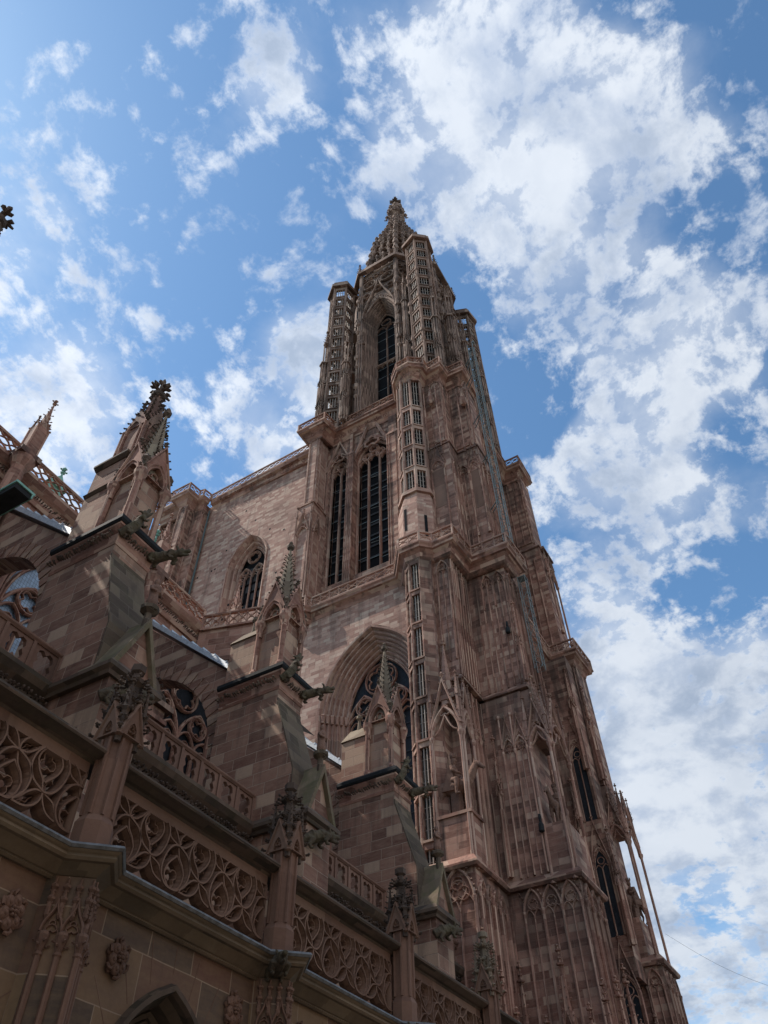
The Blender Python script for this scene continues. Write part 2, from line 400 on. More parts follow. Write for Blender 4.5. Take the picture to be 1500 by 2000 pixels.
    def build(s, name, mat, parent=None, smooth=None, label=None):
        me = bpy.data.meshes.new(name)
        me.from_pydata(s.v, [], s.f)
        for q in (mat if isinstance(mat, (list, tuple)) else [mat]): me.materials.append(M[q])
        if any(s.fm): me.polygons.foreach_set('material_index', s.fm)
        if smooth:
            me.polygons.foreach_set('use_smooth', [True]*len(me.polygons))
            me.set_sharp_from_angle(angle=R(smooth))
        me.update()
        o = bpy.data.objects.new(name, me)
        C.objects.link(o)
        if parent is not None:
            o.parent = parent
            if parent.get('world_built') and parent.parent is None: o.location = -parent.location
        if label: o['label'] = label
        return o
def nrm(x, y):
    l = math.hypot(x, y)
    return (x/l, y/l) if l > 1e-9 else None

def thing(name, label, cat, loc=(0,0,0), group=None, local=False):
    o = bpy.data.objects.new(name, None)
    C.objects.link(o)
    o.location = loc; o.empty_display_size = .5
    o['label'] = label; o['category'] = cat
    if group: o['group'] = group
    if not local: o['world_built'] = 1          # its parts are drawn in world coordinates
    return o
def tag(o, label=None, cat=None, group=None, kind=None):
    for k, v in (('label',label),('category',cat),('group',group),('kind',kind)):
        if v: o[k] = v
    return o
def copy_tree(o, parent=None):
    c = o.copy(); C.objects.link(c)
    if parent is not None: c.parent = parent
    for ch in list(o.children): copy_tree(ch, c)
    return c

# ---- curves
def arc(cx, cy, r, a0, a1, n):
    return [(cx+r*math.cos(a0+(a1-a0)*i/n), cy+r*math.sin(a0+(a1-a0)*i/n)) for i in range(n+1)]
def arch(cx, w, zs, rise, n=8):
    """pointed arch, right springing over the apex to left springing"""
    h = w/2; rr = (h*h+rise*rise)/(2*h)
    e = math.acos(max(-1, min(1, (rr-h)/rr)))
    right = arc(cx+h-rr, zs, rr, 0, e, n)
    left = arc(cx-h+rr, zs, rr, PI-e, PI, n)
    return right[:-1] + left
def archdoor(cx, w, z0, zs, rise, n=8):
    """closed opening with straight jambs"""
    return [(cx-w/2, z0), (cx+w/2, z0)] + arch(cx, w, zs, rise, n)
def jambs(cx, w, z0, zs, rise, n=8):
    return [(cx+w/2, z0)] + arch(cx, w, zs, rise, n) + [(cx-w/2, z0)]
def foil(cx, cy, r, n=4, rot=0.0, seg=5):
    d, q = {3: (.50,.50), 4: (.56,.44), 5: (.60,.40), 6: (.64,.36)}[n]
    d *= r; q *= r; out = []
    t = d*math.cos(PI/n) + math.sqrt(max(0, q*q-(d*math.sin(PI/n))**2))
    bx, by = t*math.cos(PI/n)-d, t*math.sin(PI/n)
    am = math.atan2(by, bx)
    for i in range(n):
        th = rot + 2*PI*i/n
        ox, oy = cx+d*math.cos(th), cy+d*math.sin(th)
        for k in range(seg+1):
            a = th - am + 2*am*k/seg
            out.append((ox+q*math.cos(a), oy+q*math.sin(a)))
    return out
def circ(cx, cy, r, n=14): return [(cx+r*math.cos(2*PI*i/n), cy+r*math.sin(2*PI*i/n)) for i in range(n)]
def bez(p0, p1, p2, p3, n=8):
    r = []
    for i in range(n+1):
        t = i/n; u = 1-t
        r.append((u**3*p0[0]+3*u*u*t*p1[0]+3*u*t*t*p2[0]+t**3*p3[0], u**3*p0[1]+3*u*u*t*p1[1]+3*u*t*t*p2[1]+t**3*p3[1]))
    return r
def ngon(cx, cy, r, n=8, rot=None):
    rot = PI/n if rot is None else rot
    return [(cx+r*math.cos(rot+2*PI*i/n), cy+r*math.sin(rot+2*PI*i/n)) for i in range(n)]

# ---- gothic bits
def crocket(mb, p, out, s):
    """leaf hook: a stalk curling out and up to a knob"""
    p = Vector(p); o = Vector(out).normalized(); z = Vector((0,0,1)); t = o.cross(z)
    def blob(c, a, b, h):
        mb.add([c+o*a, c+t*b, c-o*a, c-t*b, c+z*h, c-z*h], [(0,1,4),(1,2,4),(2,3,4),(3,0,4),(1,0,5),(2,1,5),(3,2,5),(0,3,5)])
    blob(p+o*s*.35+z*s*.05, s*.55, s*.28, s*.25)
    blob(p+o*s*.80+z*s*.22, s*.32, s*.36, s*.34)
def finial(mb, c, z, s):
    """stem, cross of four leaves and a bud"""
    mb.lathe(c, [(s*.13,z-s*.3),(s*.10,z+s*.2),(s*.24,z+s*.32),(s*.24,z+s*.42),(s*.09,z+s*.5),(s*.09,z+s*.8)], 6)
    for i in range(4):
        a = i*PI/2
        crocket(mb, (c[0],c[1],z+s*.62), (math.cos(a),math.sin(a),0), s*.42)
    mb.lathe(c, [(s*.05,z+s*.75),(s*.22,z+s*.95),(s*.16,z+s*1.1),(.01,z+s*1.3)], 6)
def knob(mb, c, z, s):
    mb.lathe(c, [(s*.35,z-s*.6),(s*.3,z),(s*.9,z+s*.2),(s*.95,z+s*.55),(s*.3,z+s*.75),(s*.25,z+s*1.3),(s*.55,z+s*1.6),(.01,z+s*2.1)], 7)
def spirelet(mb, c, z0, h, r, n=8, nc=7, cs=.12, top='finial', rot=None, fs=None):
    rot = PI/n if rot is None else rot
    mb.lathe(c, [(r,z0),(r*.05+.015,z0+h)], n, rot)
    for i in range(n):
        a = rot+2*PI*i/n
        for k in range(nc):
            t = (k+.4)/nc; rr = r+(r*.05+.015-r)*t
            crocket(mb, (c[0]+rr*math.cos(a), c[1]+rr*math.sin(a), z0+h*t), (math.cos(a),math.sin(a),0), cs*(1-.45*t))
    if top == 'finial': finial(mb, c, z0+h, fs or r*1.2)
    else: knob(mb, c, z0+h, fs or r*.5)
def gablet(mb, F, cx, z0, w, h, d0, d1, cs=.1, nc=4, hole=True, fin=.3):
    """openwork gable over an arch, crockets up its rakes"""
    path = [(cx+w/2,z0),(cx,z0+h),(cx-w/2,z0)]
    mb.bar(F, path, w*.09, d0, d1)
    if hole:
        q = w*.20
        mb.bar(F, foil(cx, z0+h*.34, q, 3, PI/2, 4), w*.05, d0, (d0+d1)/2+.01, True)
    out = F.n
    for sg in (-1, 1):
        o = (F.t*sg + F.n*.6)
        for k in range(nc):
            t = (k+.5)/nc
            crocket(mb, F.p(cx+sg*w/2*(1-t), z0+h*t+cs*.3, (d0+d1)/2), o, cs)
    if fin:
        p = F.p(cx, 0, (d0+d1)/2); finial(mb, (p.x,p.y), z0+h+fin*.2, fin)
def tracery(mb, F, cx, w, z0, zs, rise, n, d0, d1, bw=.12, foils=True):
    """mullions, light heads and the foiled figures above them"""
    lw = w/n; x0 = cx-w/2; hr = lw*.75
    drop = {1: .3, 2: .20, 3: .10, 4: .25}[n]*rise
    tall = n == 4 and rise > .78*w
    if tall: drop = 1.0
    zl = zs - drop
    mb.bar(F, jambs(cx, w-bw*.6, z0, zs, rise-bw*.3, 10), bw, d0, d1)
    for i in range(1, n): mb.bar(F, [(x0+i*lw, z0), (x0+i*lw, zl+.05)], bw, d0, d1)
    for i in range(n):
        c = x0+(i+.5)*lw
        zz = zl + (.35*lw if n == 3 and i == 1 else 0)
        mb.bar(F, arch(c, lw, zz, hr, 6), bw*.75, d0, d1-.02)
        if foils: mb.bar(F, arch(c, lw*.62, zz-.05*lw, hr*.55, 4), bw*.45, d0, d1-.06)
    if n == 2: figs = [(cx, zs+rise*.36, w*.23, 4)]
    elif n == 3: figs = [(cx-lw*.62, zs+rise*.22, lw*.42, 3), (cx+lw*.62, zs+rise*.22, lw*.42, 3), (cx, zs+rise*.58, lw*.42, 4)]
    elif n == 4:
        figs = [(cx-lw, zl+hr+lw*.42, lw*.46, 4), (cx+lw, zl+hr+lw*.42, lw*.46, 4), (cx, zs+rise*.52, lw*.72, 6)]
        if tall: figs = [(cx-lw, zl+hr+lw*.42, lw*.50, 4), (cx+lw, zl+hr+lw*.42, lw*.50, 4), (cx, zs+rise*.55, lw*.95, 6)]
        for sg in (-1, 1): mb.bar(F, arch(cx+sg*lw, lw*2, zl, lw*(1.85 if tall else 1.75), 8), bw, d0, d1)
    else: figs = [(cx, zs+rise*.25, w*.3, 3)]
    for fx, fz, fr, k in figs:
        mb.bar(F, circ(fx, fz, fr, 16), bw*.7, d0, d1-.01, True)
        if foils: mb.bar(F, foil(fx, fz, fr*.86, k, PI/4 if k == 4 else PI/2, 4), bw*.45, d0, d1-.05, True)
def archmould(mb, F, cx, w, z0, zs, rise, steps, out=.0, d=.0):
    """stepped reveal of an opening: steps = [(further out, depth), ...] from the inside edge"""
    mb.sweep(F, jambs(cx, w, z0, zs, rise, 10)[::-1], [(o, dd) for o, dd in steps], False, False)
def cove(w, h, z):  # corbelled cornice profile hanging under z, reaching w out
    return [(-.05,z),(w,z),(w,z-h*.22),(w*.86,z-h*.30),(w*.80,z-h*.42),(w*.55,z-h*.60),(w*.25,z-h*.85),(w*.16,z-h),(-.05,z-h)]
def balustrade(mb, path, z0, h, unit=.8, kind='wave', th=.12, post=.16, closed=False, back=True):
    """openwork parapet standing on a path in plan: rails, posts and a tracery motif"""
    p = list(path); n = len(p)
    r = h*.12
    mb.hmould(p, [(-th*.75,z0+h-r*1.1),(th*.35,z0+h-r*1.1),(th*.6,z0+h-r*.6),(th*.6,z0+h-r*.2),(th*.2,z0+h),(-th*.75,z0+h)], closed)
    mb.hmould(p, [(-th*.5,z0),(th*.35,z0),(th*.35,z0+r),(-th*.5,z0+r)], closed)
    for i in range(n if closed else n-1):
        a, b = p[i], p[(i+1) % n]
        F = FS(a, b); L = F.L
        m = max(1, round(L/unit)); u = L/m
        zb, zt = z0+r, z0+h-r*1.1; hh = zt-zb
        ends = [0] + ([L] if i == n-2 and not closed else [])
        for e in ends: mb.fbox(F, e-post/2, e+post/2, z0, z0+h-r*.5, -th*.5, th*.42)
        for k in range(m):
            x = k*u
            if kind == 'wave':
                for sg in (0, 1):
                    A, B = (x, x+u) if sg == 0 else (x+u, x)
                    w = bez((A,zb),(A+(B-A)*.1,zb+hh*.55),(A+(B-A)*.9,zb+hh*.45),(B,zt),7)
                    mb.bar(F, w, .05, -th*.3, th*.25)
                mb.bar(F, circ(x+u/2, zb+hh*.5, min(u,hh)*.17, 8), .035, -th*.2, th*.15, True)
                if k: mb.bar(F, [(x,zb),(x,zt)], .035, -th*.2, th*.2)
            elif kind == 'lens':
                for row in (0, 1):
                    z1 = zb+hh*.5*row; z2 = z1+hh*.5
                    mb.bar(F, bez((x,z1),(x+u*.15,z1+hh*.3),(x+u*.85,z1+hh*.2),(x+u,z2),5), .06, -th*.3, th*.3)
                    mb.bar(F, bez((x+u,z1),(x+u*.85,z1+hh*.3),(x+u*.15,z1+hh*.2),(x,z2),5), .06, -th*.3, th*.3)
            else:      # 'foil': slab pierced by a quatrefoil between colonnettes
                q = min(u*.44, hh*.46)
                lob = foil(0, 0, q, 4, PI/4, 4)
                tall = [(u/2+a*.86, hh/2+b*1.08) for a, b in lob]
                FF = Fr(F.p(x, zb), F.t, F.n)
                mb.plate(FF, [(0,0),(u,0),(u,hh),(0,hh)], [tall], -th*.35, th*.2, True, False)
                if k: mb.fbox(F, x-.05, x+.05, zb, zt, -th*.45, th*.45)

# ------------------------------------------------------------ ground
g = MB(); g.box(-400, 600, -300, 500, -.4, 0)
tag(g.build('ground', 'ground'), kind='structure')

# ------------------------------------------------------------ the tower
tower = thing('cathedral_tower', 'tall square sandstone tower with stair turret and stepped buttresses under the openwork spire', 'tower', (43.5, 21, 0))

def slit_turret(parent, name, c, ap, z0, z1, rows, wmat, facets=(2, 3, 4, 5), ww=.55, rot=PI/8, nb=3, hb=3, n=8, label=None):
    """octagonal stair turret whose visible facets are pierced by barred windows; rows = [(bottom, top)]"""
    rr = ap/math.cos(PI/n)
    v = ngon(c[0], c[1], rr, n, rot)
    mb, bars, core = MB(), MB(), MB()
    core.prism(ngon(c[0], c[1], rr-.42, n, rot), z0, z1-.2)
    for i in range(n):
        a, b = v[i], v[(i+1) % n]
        F = FS(b, a); L = F.L        
        mid = Vector(((a[0]+b[0])/2-c[0], (a[1]+b[1])/2-c[1], 0))
        if F.n.dot(mid) < 0: F = FS(a, b)
        holes = []
        if i in facets:
            for zb, zt in rows:
                holes.append([(L/2-ww/2, zb), (L/2+ww/2, zb), (L/2+ww/2, zt), (L/2-ww/2, zt)])
                for k in range(1, nb+1):
                    x = L/2-ww/2+ww*k/(nb+1)
                    w = .024
                    bars.fbox(F, x-w, x+w, zb, zt, -.24, -.10)
                for k in range(1, hb+1):
                    z = zb+(zt-zb)*k/(hb+1)
                    bars.fbox(F, L/2-ww/2, L/2+ww/2, z-.013, z+.013, -.20, -.16)
                mb.fbox(F, L/2-ww/2-.05, L/2+ww/2+.05, zb-.14, zb-.01, .0, .09)
        mb.plate(F, [(0,z0),(L,z0),(L,z1),(0,z1)], holes, -.3, 0, False, False)
        mb.fbox(F, -.05, .05, z0, z1, -.05, .03)
    t = mb.build(name, wmat, parent, label=label)
    bars.build('window_grating', 'palebar', t)
    core.build('stair_core', 'void', t)
    return t

# ---- upper belfry stage, Z 41 to 66
w = MB()
WIDE, NARR = (22.55, 3.55, 45.0, 59.9, 2.7), (26.22, 2.16, 45.0, 60.2, 2.1)
F = FE(37.6)
holes = [archdoor(c, ww, z0, zs, rs, 10) for c, ww, z0, zs, rs in (WIDE, NARR)]
w.plate(F, [(18, 41), (27.7, 41), (27.7, 65.6), (18, 65.6)], holes, -1.1, 0, False, False)
w.box(38.2, 50.4, 14.4, 14.9, 0, 65.9)            # north wall between the north buttresses
w.box(36.2, 37.0, 16.5, 17.6, 41, 65)
w.box(50.4, 51.3, 14.5, 28, 0, 66)
w.box(37.9, 51, 27.6, 28.2, 40, 66)
for y0, y1, top in ((24.36, 25.12, 61.2), (19.45, 20.74, 61.4)):     # pilasters between the windows
    w.fbox(F, y0, y1, 41, top, -.02, .42)
    w.fbox(F, y0+.22, y1-.22, top, 64.6, -.02, .34)
    w.add([F.p(y0-.08, top, .5), F.p(y1+.08, top, .5), F.p(y1-.2, top+.5, .34), F.p(y0+.2, top+.5, .34), F.p(y0-.08, top-.12, .5), F.p(y1+.08, top-.12, .5)], [(0,1,2,3), (4,5,1,0)])
    for yy in (y0+.07, y1-.07, y0+.3, y1-.3): w.tube([F.p(yy, 41, .43), F.p(yy, top-.1, .43)], .07, 6)
w.build('belfry_wall', 'tower', tower)
for k, (c, ww, z0, zs, rs) in enumerate((WIDE, NARR)):
    tr = MB()
    tracery(tr, F, c, ww, z0, zs, rs, 3 if k == 0 else 2, -.55, -.25, .17)
    archmould(tr, F, c, ww, z0, zs, rs, [(0,-1.0),(0,-.3),(.08,-.25),(.08,-.05),(.16,.0),(.16,.14),(.26,.14),(.28,.0)])
    gablet(tr, F, c, zs+.2, ww+.75, 6.1 if k == 0 else 4.0, .05, .28, .2, 6, True, .6)
    for q in range(2): tr.bar(F, [(c+(q-.5)*ww*.45, zs+rs+.4), (c+(q-.5)*ww*.45, zs+rs+2.4-k)], .1, .05, .18)
    ir = tr; ir.mi = 1
    for q in range(6):
        z = z0+1.3+q*2.2
        [ir.fbox(F, c-ww/2+ww*i/(3-k), c-ww/2+ww*(i+1)/(3-k), z+.35*((i*7+q*3) % 3), z+.04+.35*((i*7+q*3) % 3), -.50, -.46) for i in range(3-k)]
        if q % 2: ir.tube([F.p(c+ww*.1, z, -.45), F.p(c-ww*.2, z+.5, -1.0)], .03, 5)
    o = tr.build('belfry_window', ['paletrim', 'mast'], tower)
    gl = MB(); gl.fbox(F, c-ww/2, c+ww/2, z0, zs+rs, -1.4, -1.1); gl.build('window_dark', 'void', o)
    lv = MB()
    for q in range(11):
        z = z0+.9+q*1.35
        lv.add([F.p(c-ww/2, z, -1.0), F.p(c+ww/2, z, -1.0), F.p(c+ww/2, z+.35, -1.09), F.p(c-ww/2, z+.35, -1.09)], [(0,1,2,3)])
    lv.build('louvres', 'wood', o)

def blind(mb, F, cx, w, zs, z0, d=.0, n=2, rise=None, bw=.07, knob_=True):
    """one bay of blind tracery: arch, foil, sub arches, mullions running down to z0"""
    rise = rise or w*1.15
    mb.bar(F, arch(cx, w, zs, rise, 7), bw*1.6, d-.02, d+.16)
    lw = w/n
    for i in range(n): mb.bar(F, arch(cx-w/2+(i+.5)*lw, lw, zs-.30*w, lw*.9, 5), bw*.8, d-.02, d+.09)
    mb.bar(F, circ(cx, zs+rise*.32, w*.27, 10), bw*.7, d-.02, d+.09, True)
    mb.bar(F, foil(cx, zs+rise*.32, w*.25, 4, PI/4, 4), bw*.6, d-.02, d+.07, True)
    for i in range(n+1):
        x = cx-w/2+i*lw
        e = i in (0, n)
        mb.bar(F, [(x, z0), (x, zs-.32*w if not e else zs)], bw*(1.5 if e else 1.0), d-.02, d+(.15 if e else .09))
        if e and knob_:
            p = F.p(x, zs, d+.1); mb.lathe((p.x, p.y), [(.04, zs-.25), (.10, zs-.05), (.12, zs+.05), (.05, zs+.1)], 6)

# south-east buttress (its east face looks at us left of the belfry windows)
b = MB()
b.box(35.95, 38.3, 27.65, 28.9, 54.2, 65.2)
b.box(35.55, 38.3, 27.45, 29.05, 41, 54.0)
b.loft([[(35.45,27.35,54.0),(38.3,27.35,54.0),(38.3,29.15,54.0),(35.45,29.15,54.0)], [(35.45,27.35,54.12),(38.3,27.35,54.12),(38.3,29.15,54.12),(35.45,29.15,54.12)], [(35.95,27.65,54.6),(38.3,27.65,54.6),(38.3,28.9,54.6),(35.95,28.9,54.6)]])
b.build('buttress', 'pale', tower, label='slender rosy corner buttress left of the tall belfry windows')
b = MB()
F = FE(35.95); b.bar(F, archdoor(28.27, .85, 54.8, 64.0, .7), .08, -.02, .1, True)
F2 = Fr((0,27.65,0),(1,0,0),(0,-1,0)); b.bar(F2, archdoor(36.8, 1.0, 54.8, 63.9, .8), .07, -.02, .09, True)
F = FE(35.55); gablet(b, F, 28.25, 50.3, 1.3, 2.6, .05, .3, .14, 4, True, .35); b.bar(F, archdoor(28.25, 1.2, 42, 50.0, 1.0), .12, -.02, .25, True)
for yy in (27.5, 29.0): b.tube([(35.4, yy, 42), (35.4, yy, 52.5)], .08, 6); spirelet(b, (35.4, yy), 52.5, 1.3, .13, 4, 2, .09, 'knob', None, .12)
F2 = Fr((0,27.45,0),(1,0,0),(0,-1,0)); gablet(b, F2, 36.3, 50.3, 1.1, 2.3, .05, .2, .12, 4, True, .3); b.bar(F2, archdoor(36.3, 1.0, 42, 50.0, .9), .1, -.02, .15, True)
b.build('blind_tracery', 'paletrim', tower)

# upper stair turret
rows = [(60.1, 64.8)] + [(48.35+2.92*k, 50.7+2.92*k) for k in range(4)]
slit_turret(tower, 'stair_turret', (35.85, 17.2), 1.27, 47.9, 65.2, rows, 'paletrim', facets=(2, 3, 4), ww=.74, nb=2, label='pale octagonal stair turret with stacked barred windows beside the belfry')
b = MB()
b.prism(ngon(35.85, 17.25, 1.62), 41, 46.4)
b.prism(ngon(35.85, 17.25, 1.62), 46.4, 47.9, ngon(35.85, 17.2, 1.36))
b.hmould(ngon(35.85, 17.2, 1.40)[::-1], [(-.2,47.75),(.10,47.75),(.13,47.95),(.02,48.1),(-.2,48.1)], True)
b.build('turret_foot', 'pale', tower)
b = MB()
F = FE(34.35); b.fbox(F, 17.55, 17.75, 43.6, 46.0, -.3, .02)
Fd = FS((34.35, 16.58), (35.18, 15.75)); b.fbox(Fd, .5, .7, 42.6, 44.9, -.3, .02)
b.build('slit_window', 'void', tower)

# north-east corner: buttress 1 (projects east) and buttress 2 (projects north)
def niche(mat, dark, F, y0, y1, zf, zs, za, depth, zg, spire_h=None, sr=.3):
    """tabernacle on a buttress face: colonnettes, cusped arch, gable, optional spirelet"""
    mb = MB()
    c = (y0+y1)/2; wd = abs(y1-y0)
    if dark: mb.mi = 1; mb.fbox(F, *dark, -.02, .015); mb.mi = 0  # flat darker panel puts the shade of a niche recess into colour
    for a in (y0, y1):
        p = F.p(a, 0, .02)
        mb.lathe((p.x, p.y), [(.15, zf-3), (.15, zf-2.7), (.085, zf-2.5), (.085, zs-.2), (.16, zs), (.16, zs+.12), (.08, zs+.2)], 8)
        q = F.p(a, 0, .0); mb.fbox(F, a-.07, a+.07, zs+.1, za+.6, -.06, .06)
        spirelet(mb, (q.x, q.y), za+.6, 1.5, .14, 4, 4, .10, 'knob', None, .11)
    mb.bar(F, arch(c, wd, zs+.1, za-zs-.1, 8), .2, -.12, .12)
    mb.bar(F, [(c+.42*wd, zs+.25)] + bez((c+.42*wd, zs+.25), (c+.18*wd, zs+.35), (c+.12*wd, zs+.9*(za-zs)*.6), (c, zs+(za-zs)*.72), 5) + bez((c, zs+(za-zs)*.72), (c-.12*wd, zs+.9*(za-zs)*.6), (c-.18*wd, zs+.35), (c-.42*wd, zs+.25), 5)[1:], .09, -.05, .06)
    gablet(mb, F, c, zs+.6, wd*1.08, zg-zs-.6, -.08, .12, .16, 6, True, .4)
    if spire_h:
        p = F.p(c, 0, -depth*.5)
        spirelet(mb, (p.x, p.y), za+.3, spire_h, sr, 8, 9, .15, 'knob', None, .2)
    mb.build('niche', [mat, 'statue'], tower)

b1, b2, nw = MB(), MB(), MB()
tr = MB()
# stage C, Z 41 to 65
b1.box(36.1, 39.5, 14.22, 18.0, 54.3, 65); b1.box(35.75, 39.5, 13.95, 18.0, 41, 53.9)
b2.box(37.62, 40.2, 12.4, 16, 54.3, 65); b2.box(37.3, 40.4, 12.1, 16, 41, 53.9)
nw.box(51.05, 53.3, 12.5, 16, 54.3, 65); nw.box(50.9, 53.6, 12.2, 16, 41, 53.9)
def weather(mb, x0, y0, x1, y1, x2, y2, z, h=.45):
    """sloping set-off: lower rectangle corner (x0,y0), upper corner (x1,y1), far corner (x2,y2)"""
    e = .10
    mb.loft([[(x0-e,y0-e,z-.15),(x2,y0-e,z-.15),(x2,y2,z-.15),(x0-e,y2,z-.15)], [(x0-e,y0-e,z),(x2,y0-e,z),(x2,y2,z),(x0-e,y2,z)], [(x1,y1,z+h),(x2,y1,z+h),(x2,y2,z+h),(x1,y2,z+h)]])
weather(b1, 35.75, 13.95, 36.1, 14.22, 39.5, 18, 54.0); weather(b2, 37.3, 12.1, 37.62, 12.4, 40.4, 16, 54.0); weather(nw, 50.9, 12.2, 51.05, 12.5, 53.6, 16, 54.0)
for F, y0, y1 in ((FE(36.1), 14.3, 15.4), (FE(37.62), 12.6, 14.1), (FE(51.05), 12.75, 14.2)):
    tr.bar(F, archdoor((y0+y1)/2, y1-y0, 54.8, 63.6, .9), .09, -.02, .1, True)
    tr.bar(F, [((y0+y1)/2, 54.8), ((y0+y1)/2, 63.2)], .06, -.02, .06)
for F, x0, x1 in ((FN(14.22), 36.3, 37.4), (FN(12.4), 37.9, 39.9)):
    tr.bar(F, archdoor((x0+x1)/2, x1-x0, 54.8, 63.4, .8), .09, -.02, .1, True)
for F, y0, y1, fx in ((FE(35.75), 14.6, 15.75, 35.75), (FE(37.3), 12.2, 13.1, 37.3)):
    niche('trim', (y0+.12, y1-.12, 46.3, 50.9), F, y0, y1, 46.2, 50.9, 52.0, .8, 54.2)
    for a in (y0-.02, y1+.02):
        p = F.p(a, 0, .25); tr.lathe((p.x, p.y), [(.07, 53.5), (.07, 60.5), (.11, 60.7), (.07, 60.8), (.07, 62.3)], 7); spirelet(tr, (p.x, p.y), 62.3, 1.2, .12, 4, 3, .1, 'knob', None, .1)
    p = F.p((y0+y1)/2, 0, .1); tr.lathe((p.x, p.y), [(.2, 60.4), (.34, 60.7), (.34, 61.4), (.15, 61.6)], 6); spirelet(tr, (p.x, p.y), 61.5, 1.9, .25, 6, 4, .12, 'knob', None, .14)
blind(tr, FE(37.3), 13.6, .9, 50.9, 42, 0, 2)
niche('trim', None, FN(11.95), 51.3, 53.3, 46.5, 50.2, 51.8, .6, 53.6)
tr.box(51.1, 53.6, 11.8, 12.5, 53.7, 53.95)
for x in (36.2, 36.9): blind(tr, FN(13.95), x, .6, 51.2, 42, 0, 2)
for x in (37.9, 38.9, 39.8): blind(tr, FN(12.1), x, .85, 51.2, 42, 0, 2)
for yy in (12.9, 13.6): tr.tube([(50.82, yy, 42), (50.82, yy, 52.5)], .07, 6)
# stage B, Z 18.3 to 41
b1.box(34.95, 38.5, 14.78, 18, 29.6, 41); b1.box(35.45, 38.5, 14.85, 18.5, 18.3, 29.4); b1.box(34.1, 35.5, 14.62, 16.62, 18.3, 20.85); b1.box(34.2, 35.5, 14.75, 16.5, 27.9, 28.5)
b2.box(37.78, 40.2, 11.85, 16, 29.6, 41); b2.box(37.6, 40.6, 12.15, 16, 18.3, 29.3); b2.box(37.6, 40.6, 10.85, 12.2, 18.3, 20.9); b2.box(37.7, 40.5, 11.55, 12.2, 26.4, 29.3)
nw.box(51.2, 53.9, 12.15, 16, 18.3, 41); nw.box(51.25, 53.9, 11.6, 16, 29.6, 41); nw.box(51.2, 53.6, 11.45, 12.2, 18.3, 20.7); nw.box(51.25, 53.8, 11.5, 12.2, 26.6, 29.5)
weather(b1, 34.78, 14.62, 34.95, 14.78, 38.5, 16.2, 29.55, .3); weather(b2, 37.6, 11.7, 37.78, 11.85, 40.6, 16, 29.55, .3)
pl = MB()
for F, y0, y1 in ((FE(37.6), 10.95, 12.1), (FE(51.2), 10.98, 12.1)): niche('paletrim' if F.o.x < 40 else 'trim', None, F, y0, y1, 20.9, 25.3, 26.6, 1.0, 28.4, 3.4, .42)
niche('paletrim', None, FE(34.1), 14.75, 16.5, 20.9, 25.4, 27.3, 1.2, 29.2, 4.6, .5)
niche('paletrim', None, FN(14.66), 34.2, 35.5, 20.9, 25.4, 27.1, .8, 29.0)
tr.box(34.0, 35.5, 14.52, 16.7, 20.75, 20.92)
for F, x0, x1 in ((FN(10.87), 37.75, 40.4), (FN(10.92), 51.35, 53.75)): niche('trim', None, F, x0, x1, 20.9, 25.3, 27.2, 1.0, 29.0)
F = FE(37.6)
for c in (13.35, 12.62): blind(pl, F, c, .72, 25.5, 18.5, 0, 2); gablet(pl, F, c, 25.9, .78, 1.7, 0, .14, .10, 4, True, .25)
for a in (13.73, 12.99): p = F.p(a, 0, .1); pl.lathe((p.x, p.y), [(.07, 25.8), (.07, 27.7), (.14, 27.8), (.14, 27.95), (.02, 28.0)], 6)
F = FE(51.2)
for c in (13.2, 12.5): blind(tr, F, c, .66, 25.5, 18.5, 0, 2); gablet(tr, F, c, 25.9, .7, 1.7, 0, .14, .10, 4, False, .25)
for x in (35.95, 36.6, 37.25): blind(tr, FN(14.85), x, .56, 26.3, 18.5, 0, 2); gablet(tr, FN(14.85), x, 26.6, .6, 1.9, 0, .14, .1, 4, False, .25)
# clustered shafts
for x in (35.1, 35.35, 35.6, 36.0, 36.4, 36.8, 37.2, 37.5): tr.tube([(x, 14.70, 29.9), (x, 14.70, 39.9)], .07, 6)
for x in (35.6, 36.25, 36.9, 37.5): tr.tube([(x, 14.76, 18.4), (x, 14.76, 29.2)], .07, 6)
for yy in (14.1, 13.7, 13.27, 12.85, 12.4, 12.0): tr.tube([(37.74, yy, 29.9), (37.74, yy, 39.0)], .055, 6)
F = FE(37.78)
for c in (13.25, 12.38): blind(tr, F, c, .82, 38.6, 36.5, 0, 2, None, .07)
blind(tr, FE(34.95), 15.28, .85, 38.7, 31, 0, 2)
for x in (35.4, 36.15, 36.9): blind(tr, FN(14.78), x, .62, 38.7, 36.5, 0, 2)
for x in (38.3, 39.2, 40.0): blind(tr, FN(11.85), x, .75, 38.7, 31, 0, 2)
for yy in (14.2, 13.6, 13.0, 12.4, 11.8): tr.tube([(51.14, yy, 29.9), (51.14, yy, 39.9)], .06, 6)
blind(tr, FE(51.25), 12.7, .9, 38.6, 31, 0, 2); blind(tr, FE(51.25), 13.6, .8, 38.6, 31, 0, 2)
